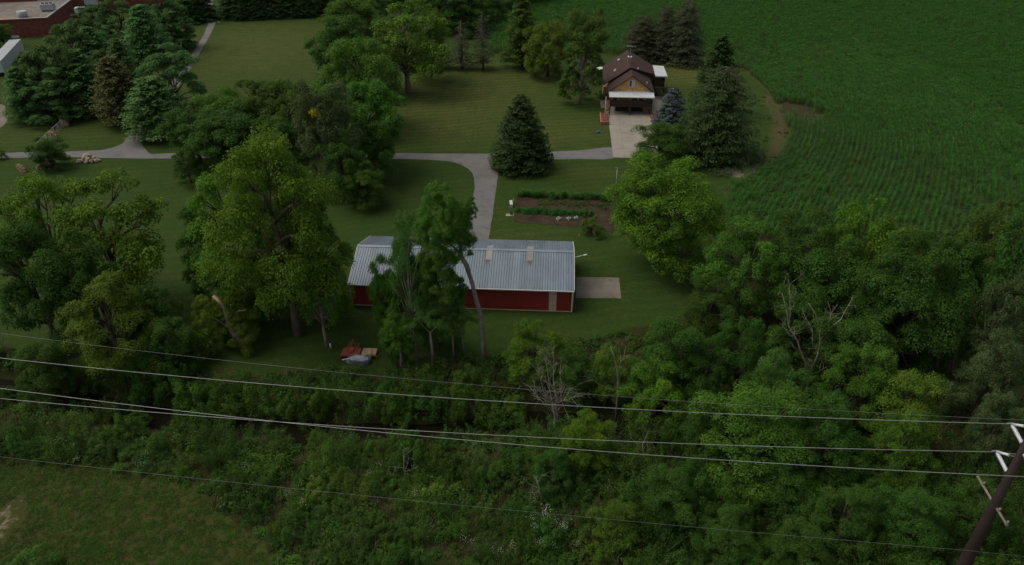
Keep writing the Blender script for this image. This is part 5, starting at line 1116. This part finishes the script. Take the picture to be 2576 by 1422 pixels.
p = g(1286, 518); bn = empty("garden_bench", p, R_(4)); tag(bn, "narrow white bench standing on the grass left of the garden", "bench")
MB().bx((-.22, -.55, .44), (.22, .95, .50)).build("seat", M['white'], bn)
for yy in (-.5, .85): MB().bx((-.2, yy, 0), (.2, yy + .06, .44)).build("leg", M['white'], bn)
p = g(1283, 541); hy = empty("yard_hydrant", p); tag(hy, "green yard hydrant on a square of tan pavers beside the garden", "hydrant")
for i in range(4):
    for j in range(2): MB().bx((-.62 + i * .31, -.35 + j * .36, -.02), (-.33 + i * .31, -.02 + j * .36, .05)).build("paver", M['paver'], hy)
MB().tube([(.1, .1, .04), (.1, .1, .75), (.1, .1, .95)], [.07, .06, .10], 8).build("standpipe", M['green'], hy); MB().tube([(.1, .1, .8), (.1, -.2, .75)], .05, 6).build("spout", M['green'], hy); MB().tube([(.1, .1, .92), (-.1, .12, 1.15)], .03, 5).build("lever", M['green'], hy)
MB().tube([(.25 + .22 * math.cos(t * .7), .0 + .22 * math.sin(t * .7), .08 + t * .012) for t in range(28)], .03, 5).build("hose", M['green'], hy)
p = g(832, 876); o = MB().tube([(0, 0, -.1), (0, 0, .55), (0, 0, .6)], [.11, .11, .09], 10).build("vent_pipe", M['white'], None, p); tag(o, "short white pipe standing in the grass by the slender tree", "pipe")
p = g(1806 * .83854, 717 * .83854); o = MB().tube([(0, 0, -.1), (0, 0, .75)], .045, 6).build("marker_post", M['stake'], None, g(1456.5, 600)); tag(o, "small orange marker post on the grass right of the barn", "post")
p = g(1549, 470); bf = empty("weather_vane", p); tag(bf, "slim white weather vane pole beside the large rounded tree", "vane")
MB().tube([(0, 0, -.1), (0, 0, 3.1)], .035, 6).build("pole", M['white'], bf); MB().box((0, 0, 3.2), (.5, .04, .08)).box((.0, 0, 3.35), (.06, .05, .35)).box((-.22, 0, 3.25), (.12, .03, .25)).build("vane", M['grey'], bf)
o = MB().tube([(0, 0, 0), (0, 0, .35), (0, 0, .42)], [.28, .3, .22], 10).build("plastic_bucket", M['blue'], None, g(1795 * .8385, 399 * .8385)); tag(o, "small blue bucket on the lawn left of the driveway", "bucket")

# ------------------------------------------------------------------ scrap pile by the creek
p = g(885, 893); mw = empty("rotary_mower", p, R_(-3)); tag(mw, "faded red rotary mower deck with hitch frame in the grass", "mower")
dk = MB(); dk.prism([Vector((-1.0, -.75, .28)), Vector((1.0, -.75, .28)), Vector((1.0, .55, .28)), (Vector((.55, .85, .28))), Vector((-.55, .85, .28)), Vector((-1.0, .55, .28))], (0, 0, 0), (0, 0, .22)); dk.build("deck", M['redpaint'], mw)
for xx in (-1.02, .98): MB().bx((xx, -.78, .05), (xx + .05, .6, .38)).build("skirt", M['redpaint'], mw)
MB().tube([(-.45, .6, .45), (0, 1.1, 1.35), (.45, .6, .45)], .05, 6).tube([(0, 1.1, 1.35), (0, -.3, .55)], .045, 6).tube([(-.5, .7, .5), (-.5, 1.5, .55)], .05, 6).tube([(.5, .7, .5), (.5, 1.5, .55)], .05, 6).build("hitch_frame", M['orange'], mw)
MB().bx((-.25, -.2, .5), (.25, .3, .8)).build("gearbox", M['orange'], mw); MB().tube([(0, .3, .65), (0, 1.3, .6)], .06, 6).build("drive_shaft", M['iron'], mw)
MB().tube([(-.12, -1.1, .22), (.12, -1.1, .22)], .22, 12).build("tail_wheel", M['iron'], mw); MB().tube([(0, -.7, .4), (0, -1.1, .25)], .05, 6).build("wheel_arm", M['redpaint'], mw)
p = g(905, 912); tb_ = empty("stock_tank", p, R_(-2)); tag(tb_, "blue grey oval stock tank covered by a grey tarp", "tank")
def oval(rx, ry, z, n=22): return [Vector((rx * abs(math.cos(t)) ** .6 * math.copysign(1, math.cos(t)), ry * math.sin(t), z)) for t in [2 * math.pi * k / n for k in range(n)]]
mb = MB(); rings = [oval(1.12, .55, 0), oval(1.18, .58, .25), oval(1.2, .6, .3), oval(1.18, .58, .35), oval(1.22, .62, .62), oval(1.14, .54, .62), oval(1.08, .5, .1)]
for r0, r1_ in zip(rings[:-1], rings[1:]):
    for k in range(22): mb.poly([r0[k], r0[(k + 1) % 22], r1_[(k + 1) % 22], r1_[k]], True)
mb.poly(rings[-1]); mb.build("tank_body", M['tub'], tb_)
mb = MB(); tarp = [oval(1.0, .46, .60), oval(.7, .3, .78), oval(.3, .12, .86)]
for r0, r1_ in zip(tarp[:-1], tarp[1:]):
    for k in range(22): mb.poly([r0[k] + Vector((0, 0, .05 * math.sin(k * 2.1))), r0[(k + 1) % 22] + Vector((0, 0, .05 * math.sin((k + 1) * 2.1))), r1_[(k + 1) % 22], r1_[k]], True)
mb.poly(tarp[-1]); mb.build("tarp", M['tubrim'], tb_)
o = MB().tube([(-1.75, -.25, .55), (-.6, -.1, .70), (.9, .15, .93)], .085, 9).build("steel_pipe", M['galvpipe'], None, g(905, 912)); tag(o, "pale pipe lying across the stock tank", "pipe")
p = g(930, 893); pl = empty("pallet", p, R_(-3)); tag(pl, "wooden pallet of tan planks beside the stock tank", "pallet")
for i in range(8): MB().bx((-.75 + i * .19, -.55, .42), (-.75 + i * .19 + .165, .62, .45)).build("plank", M['plank'], pl)
for yy in (-.5, 0, .55): MB().bx((-.76, yy - .05, .30), (.78, yy + .05, .42)).build("stringer", M['plank'], pl)
for i in range(3): MB().bx((-.7 + i * .65, -.5, 0), (-.55 + i * .65, .55, .30)).build("block", M['log'], pl)
p = g(937, 903); rk = empty("tined_rake", p); tag(rk, "rusty orange implement with upright tine in front of the pallet", "implement")
MB().tube([(-.5, 0, .3), (.6, .1, .35)], .06, 6).build("beam", M['orange'], rk); MB().tube([(0, 0, .3), (.05, .05, 1.3)], .05, 6).build("tine", M['orange'], rk)
for xx in (-.4, .5): MB().tube([(xx, 0, .32), (xx, -.1, 0)], .04, 5).build("leg", M['orange'], rk)
p = g(876, 914); o = MB().tube([(-.05, 0, .28), (.1, -.03, .28)], .28, 14).tube([(-.12, 0, .28), (.17, -.03, .28)], .09, 10).build("old_wheel", M['galvpipe'], None, p, R_(70)); tag(o, "grey wheel leaning at the left end of the scrap pile", "wheel")
p = g(913, 897); o = MB()
for i in range(5): o.tube([(-.2, -.4 + i * .2, .1 + .05 * i), (.45, -.38 + i * .2, .12 + .05 * i)], .05, 6)
o = o.build("pipe_bundle", M['galvpipe'], None, p); tag(o, "bundle of short grey pipes between the mower and the pallet", "pipes")

# ------------------------------------------------------------------ rocks, firewood, fence
def rock(name, mat, c, s, seed, parent=None):
    r = np.random.default_rng(seed); import bmesh
    bm = bmesh.new(); bmesh.ops.create_icosphere(bm, subdivisions=2, radius=1.0); ph = r.uniform(0, 6, 6)
    for v in bm.verts:
        q = v.co; k = 1 + .22 * math.sin(q.x * 2.3 + ph[0]) * math.sin(q.y * 2.1 + ph[1]) + .14 * math.sin(q.z * 4 + ph[2] + q.x * 3) + r.uniform(-.05, .05)
        v.co = Vector((q.x * k * s[0], q.y * k * s[1], q.z * k * s[2]))
    me = bpy.data.meshes.new(name); bm.to_mesh(me); bm.free(); return link(name, me, M[mat], parent, c, r.uniform(0, 3))
p = g(220, 407); RL = "tan field stone in the pile by the lane"
for i, (x, y, z, s, lb) in enumerate(((-.15, .35, .75, (.75, .6, .55), "largest tan stone on top of the pile by the lane"), (.25, -.15, .55, (.55, .45, .42), "second stone of the pile by the lane, below the largest"), (1.15, .25, .45, (.42, .38, .42), None), (-1.05, -.35, .28, (.55, .4, .3), None), (.25, -.75, .25, (.34, .3, .27), None), (.95, -.4, .28, (.4, .36, .3), None), (1.6, -.05, .25, (.38, .33, .28), None), (-.55, .1, .3, (.5, .45, .35), None), (.6, .5, .35, (.5, .45, .4), None), (1.9, .25, .22, (.32, .3, .24), None))):
    o = rock("field_stone", 'rock', (p.x + x, p.y + y, z), s, 500 + i); tag(o, lb or RL, "stone", "stones piled by the lane")
for i, (X, Y, s, lb) in enumerate(((106, 421, (1.0, .6, .55), "largest pinkish boulder under the small round tree by the lane"), (122, 416, (.8, .6, .5), "boulder right of the largest one under the small round tree"), (98, 424, (.5, .42, .36), "small reddish boulder left under the small round tree"), (134, 411, (.5, .5, .45), "rightmost boulder under the small round tree"))):
    p = g(X, Y); o = rock("boulder", 'rock_pink', (p.x, p.y, s[2] * .6), s, 520 + i); tag(o, lb, "boulder")
lg = MB().tube([(0, -.28, 0), (0, .28, 0)], .085, 7).mesh("log"); lg.materials.append(M['log']); le = MB().tube([(0, -.29, 0), (0, .29, 0)], .075, 7).mesh("log"); le.materials.append(M['log_end'])
for i, (X, Y, lb) in enumerate(((164, 315, "farther of two firewood stacks on the fence line"), (136, 346, "nearer of two firewood stacks on the fence line"), (58, 432, "firewood stack at the left behind the low bright tree"))):
    p = g(X, Y); fw = empty("firewood_stack", p, R_(-32)); tag(fw, lb, "firewood")
    for row in range(7):
        for c_ in range(13 - (row > 4) * random.randint(1, 4)):
            o = link("log", le if random.random() < .35 else lg, None, fw, (-1.1 + c_ * .18 + (row % 2) * .09, random.uniform(-.06, .06), .09 + row * .158)); o.rotation_euler = (0, random.uniform(0, 6), random.uniform(-.08, .08))
    for xx in (-1.25, 1.3): MB().bx((xx - .04, -.04, 0), (xx + .04, .04, 1.3)).build("end_stake", M['log'], fw)
fpts = [g(X, Y) for X, Y in ((300, 195), (248, 240), (213, 272), (186, 296), (160, 320), (139, 340), (120, 358), (98, 382))]
fn = empty("chain_link_fence", fpts[0]); tag(fn, "sagging chain link fence running down to the firewood stacks", "fence"); o0 = fpts[0]
for a, b in zip(fpts[:-1], fpts[1:]):
    m = max(2, int((b - a).length / 3.2))
    for k in range(m): q = a.lerp(b, k / m) - o0; MB().tube([q + Vector((0, 0, -.2)), q + Vector((0, 0, 1.5))], .035, 6).build("fence_post", M['galvpipe'], fn)
    MB().tube([a - o0 + Vector((0, 0, 1.42)), b - o0 + Vector((0, 0, 1.42))], .028, 5).build("top_rail", M['galvpipe'], fn)
    mb = MB(); d = b - a; L = d.length; u = d.normalized(); st_ = .28
    for k in range(int(L / st_)):
        for sg in (1, -1):
            s0, s1 = k * st_, k * st_ + sg * 1.3
            z0_, z1_ = .05, 1.35
            s1c = min(max(s1, 0), L); zc = z0_ + (z1_ - z0_) * (s1c - s0) / (s1 - s0)
            mb.tube([a - o0 + u * s0 + Vector((0, 0, z0_)), a - o0 + u * s1c + Vector((0, 0, zc))], .006, 3, False)
    mb.build("wire_mesh", M['galvpipe'], fn)

# ------------------------------------------------------------------ brick building and trailer, far left
c0, c1 = g(17, 96), g(131, 90); dv = (c1 - c0).normalized(); nb = Vector((-dv.y, dv.x, 0)); Lb = (c1 - c0).length
hB = vplane(60, 48, c0, (nb.x, nb.y)).z
bld = empty("brick_building", c0, math.atan2(dv.y, dv.x)); tag(bld, "flat roofed red brick building in the upper left corner", "building")
MB().bx((-25, 0, 0), (Lb, 26, hB - .1)).build("wall", M['brick_red'], bld); MB().bx((-25.1, -.15, hB - .3), (Lb + .1, .2, hB + .1)).build("parapet", M['brick_red'], bld)
MB().bx((-25.0, .2, hB - .1), (Lb - .2, 25.8, hB - .02)).build("roof", M['tarroof'], bld)
MB().bx((Lb - .15, .2, hB - .05), (Lb + .25, 26.1, hB + .22)).build("coping", M['grey'], bld); MB().bx((-25, -.22, hB + .1), (Lb + .15, .25, hB + .2)).build("coping", M['beige'], bld); MB().bx((2, 25.9, hB - .05), (Lb + .2, 26.3, hB + .35)).build("coping", M['grey'], bld)
MB().bx((-1, -.06, .0), (Lb - 8, .0, .55)).build("base_band", M['white'], bld)
MB().bx((-40, 26, 0), (Lb - 8, 60, hB + 2.2)).build("rear_wing", M['brick_red'], bld); MB().bx((-40, 26.1, hB + 2.2), (Lb - 8.2, 59.9, hB + 2.35)).build("rear_roof", M['tarroof'], bld)
MB().bx((Lb - 8, 34, 0), (Lb + 26, 70, hB + 4)).build("rear_wing", M['brick_red'], bld)
for i in range(5): MB().bx((Lb - 2 + i * 1.3, 33.85, hB + .3), (Lb - 1.1 + i * 1.3, 34.0, hB + 3.0)).build("louvre", M['white'], bld)
def rtu(x, y, s, name="rooftop_unit"):
    u = MB(); u.bx((x, y, hB + .3), (x + 2.6 * s, y + 1.7 * s, hB + 1.5 * s)); q = u.build(name, M['grey'], bld)
    for k in range(3): MB().tube([(x + (.5 + k * .8) * s, y + .85 * s, hB + 1.5 * s), (x + (.5 + k * .8) * s, y + .85 * s, hB + 1.72 * s)], .32 * s, 10).build("fan", M['iron'], q)
    for xx in (x + .2, x + 2.3 * s): MB().bx((xx, y, hB - .05), (xx + .15, y + 1.6 * s, hB + .3)).build("curb", M['iron'], q)
rtu(7.5, 9, 1.25); rtu(17.5, 14.5, 1.25)
MB().bx((17, 5.2, hB - .05), (19.4, 7.2, hB + 1.2)).build("roof_hatch", M['white'], bld); MB().tube([(4.8, 2.6, hB - .05), (4.8, 2.6, hB + 1.6)], [1.1, 1.25], 14).build("vent_hood", M['grey'], bld)
MB().tube([(3.2, 7, hB), (3.2, 7, hB + 1.6)], .12, 6).tube([(3.9, 7.0, hB), (3.9, 7.0, hB + 1.3)], .12, 6).build("gas_pipe", M['yellow'], bld)
MB().bx((6, 40, hB + 2.35), (9, 43, hB + 3.3)).build("roof_hatch", M['white'], bld); MB().bx((18, 30, hB + 2.35), (21, 34, hB + 3.2)).build("roof_hatch", M['white'], bld)
ta, tb2 = g(52, 98.5, 3.4), g(20, 133, 3.4); td = (tb2 - ta).normalized(); tl = empty("box_trailer", (tb2.x, tb2.y, 0), math.atan2(-td.y, -td.x)); tag(tl, "long white box trailer parked beside the pines at the left edge", "trailer")
LT = (tb2 - ta).length * 1.55; tl.location = (ta.x + td.x * LT, ta.y + td.y * LT, 0)
MB().bx((0, 0, .9), (LT, 2.5, 3.35)).build("box", M['white'], tl); MB().bx((-.03, -.03, 3.35), (LT + .03, 2.53, 3.43)).build("roof", M['grey'], tl); MB().bx((.2, .3, .7), (LT - .2, 2.2, .9)).build("chassis", M['iron'], tl)
for xx in (1.2, 2.4, LT - 2):
    for yy in (.02, 2.18): MB().tube([(xx, yy, .48), (xx, yy + .3, .48)], .48, 12).build("wheel", M['iron'], tl)
for k in range(int(LT / 1.2)): MB().bx((.5 + k * 1.2, -.05, .95), (.56 + k * 1.2, -.005, 3.3)).build("side_rib", M['grey'], tl)

# ------------------------------------------------------------------ steel pole and wires
r_ = ray(2425, 1420); hh_ = math.hypot(r_[0], r_[1]); PB = Vector((r_[0] / hh_ * 40, r_[1] / hh_ * 40, 0)); PHI = R_(7)
wd = Vector((-math.cos(PHI), math.sin(PHI), 0)); wn_ = Vector((math.sin(PHI), math.cos(PHI), 0))
ztop = vplane(2576, 1057, PB, (wn_.x, wn_.y)).z
pole = empty("steel_pole", (PB.x, PB.y, gzf(PB.x, PB.y))); tag(pole, "rust brown tapered steel power pole at the right edge", "power pole"); pz = pole.location.z
def prad(z): return max(.15, .61 - .0238 * z)
MB().tube([(0, 0, -.3), (0, 0, 6), (0, 0, 12), (0, 0, ztop)], [prad(0), prad(6), prad(12), prad(ztop)], 14).build("shaft", M['steel_rust'], pole)
def rel(p): return p - pole.location
tips = []
for (tip, base, near) in (((2545, 1067), (2569, 1114), 0), ((2507, 1136), (2525, 1183), 0), ((2612, 1203), (2554, 1167), 1)):
    tp = vplane(*tip, PB, (wd.x, wd.y)); tips.append(tp); sgn = -1 if near else 1
    zb_ = tp.z - (.15 if not near else -.1); bs = Vector((PB.x, PB.y, zb_)) + wn_ * sgn * prad(zb_) * .9
    ax_ = (tp - bs); L = ax_.length; ax_.normalize(); ins = MB(); n = 20; pts, rad = [], []
    for k in range(n):
        s = L * (.08 + .86 * k / n); ds = L * .86 / n
        pts += [bs + ax_ * s, bs + ax_ * (s + ds * .35), bs + ax_ * (s + ds * .5)]; rad += [.055, .12, .055]
    ins.tube([rel(q) for q in pts], rad, 10); ins.build("post_insulator", M['insul'], pole)
    MB().tube([rel(bs - ax_ * .1), rel(bs + ax_ * L * .08)], .10, 8).build("insulator_base", M['steel_rust'], pole)
    br_end = Vector((PB.x, PB.y, tp.z + 1.15)) + wn_ * sgn * prad(tp.z + 1) * .9
    MB().tube([rel(tp), rel(tp.lerp(br_end, .62))], .075, 8).build("brace_insulator", M['insul'], pole); MB().tube([rel(tp.lerp(br_end, .62)), rel(br_end)], .035, 6).build("brace_rod", M['wire_d'], pole)
    MB().tube([rel(tp - wd * .28), rel(tp - wd * .1 + Vector((0, 0, .03))), rel(tp + wd * .1 + Vector((0, 0, .03))), rel(tp + wd * .28)], [.035, .065, .065, .035], 8).build("wire_clamp", M['wire_d'], pole)
MB().tube([rel(Vector((PB.x, PB.y, ztop))), rel(Vector((PB.x, PB.y, ztop + .12)))], [.22, .1], 10).build("pole_cap", M['steel_rust'], pole)
# lower crossarm, seen crossing behind the shaft
az = vplane(2493, 1290, PB, (wd.x, wd.y)).z
def zp8(x, y): return ((2772 + x / 2.867) * .83854, (1200 + y / 2.867) * .83854)
e1, e2 = vplane(*zp8(460, 655), PB, (wd.x, wd.y)), vplane(*zp8(715, 1080), PB, (wd.x, wd.y))
zc = (e1.z + e2.z) / 2; e1 = g(*zp8(460, 655), zc); e2 = g(*zp8(715, 1080), zc); mid = (e1 + e2) / 2
MB().tube([rel(e1), rel(e2)], .085, 4).build("crossarm", M['armwood'], pole)
for t in (.2, .73, .98): q = e1.lerp(e2, t); MB().tube([rel(q + Vector((0, 0, .05))), rel(q + Vector((0, 0, .2))), rel(q + Vector((0, 0, .28)))], [.04, .08, .05], 8).build("pin_insulator", M['armwood'], pole)
wires = [("W1", [(0, 838), (640, 916), (1288, 975), (1930, 1023), (2576, 1057)], Vector((PB.x, PB.y, 0)), .0085, 'wire_d', "thin top shield wire, the uppermost of the five wires"),
         ("W2", [(0, 900), (640, 965), (1288, 1011), (1930, 1045), (2545, 1067)], tips[0], .0155, 'wire', "thick conductor running to the upper left insulator"),
         ("W3", [(0, 1003), (640, 1055), (1288, 1098), (1930, 1124), (2507, 1136)], tips[1], .0155, 'wire', "thick conductor running to the lower left insulator"),
         ("W4", [(0, 976), (640, 1056), (1288, 1117), (1930, 1163), (2576, 1200)], tips[2], .0155, 'wire', "thick conductor passing in front of the steel pole"),
         ("W5", [(0, 1148), (640, 1222), (1288, 1282), (1930, 1340), (2441, 1387)], Vector((PB.x, PB.y, 0)) - wn_ * .45, .0085, 'wire_d', "thin lowest wire clamped to the side of the steel pole")]
for nm, pix, an, rad, mat, lb in wires:
    S, Z = [], []
    for X, Y in pix:
        q = vplane(X, Y, an, (wn_.x, wn_.y)); S.append((q - an).xy.dot(wd.xy)); Z.append(q.z)
    co = np.polyfit(S, Z, 2); co[0] = abs(co[0]) if co[0] > 0 else 2e-4
    if co[0] == 2e-4: co[1:] = np.polyfit(S, np.array(Z) - 2e-4 * np.array(S) ** 2, 1)
    pts = []
    for s in np.linspace(-40, 130, 60):
        if s < 0: z = np.polyval(co, 0) + co[1] * 0 + .02 * s + .0006 * s * s
        else: z = np.polyval(co, s)
        pts.append(Vector((an.x, an.y, 0)) + wd * s + Vector((0, 0, float(z))))
    o = MB().tube(pts, rad, 5).build("overhead_wire", M[mat]); tag(o, lb, "wire")
q = Vector((PB.x, PB.y, 0)) - wn_ * .45
print({k: v.get("n", len(v["crown"].polygons)) for k, v in PROTO.items()}, sum(len(m.polygons) for m in bpy.data.meshes) * 2)
print("OBJECTS", len(bpy.data.objects), "pole top", ztop)
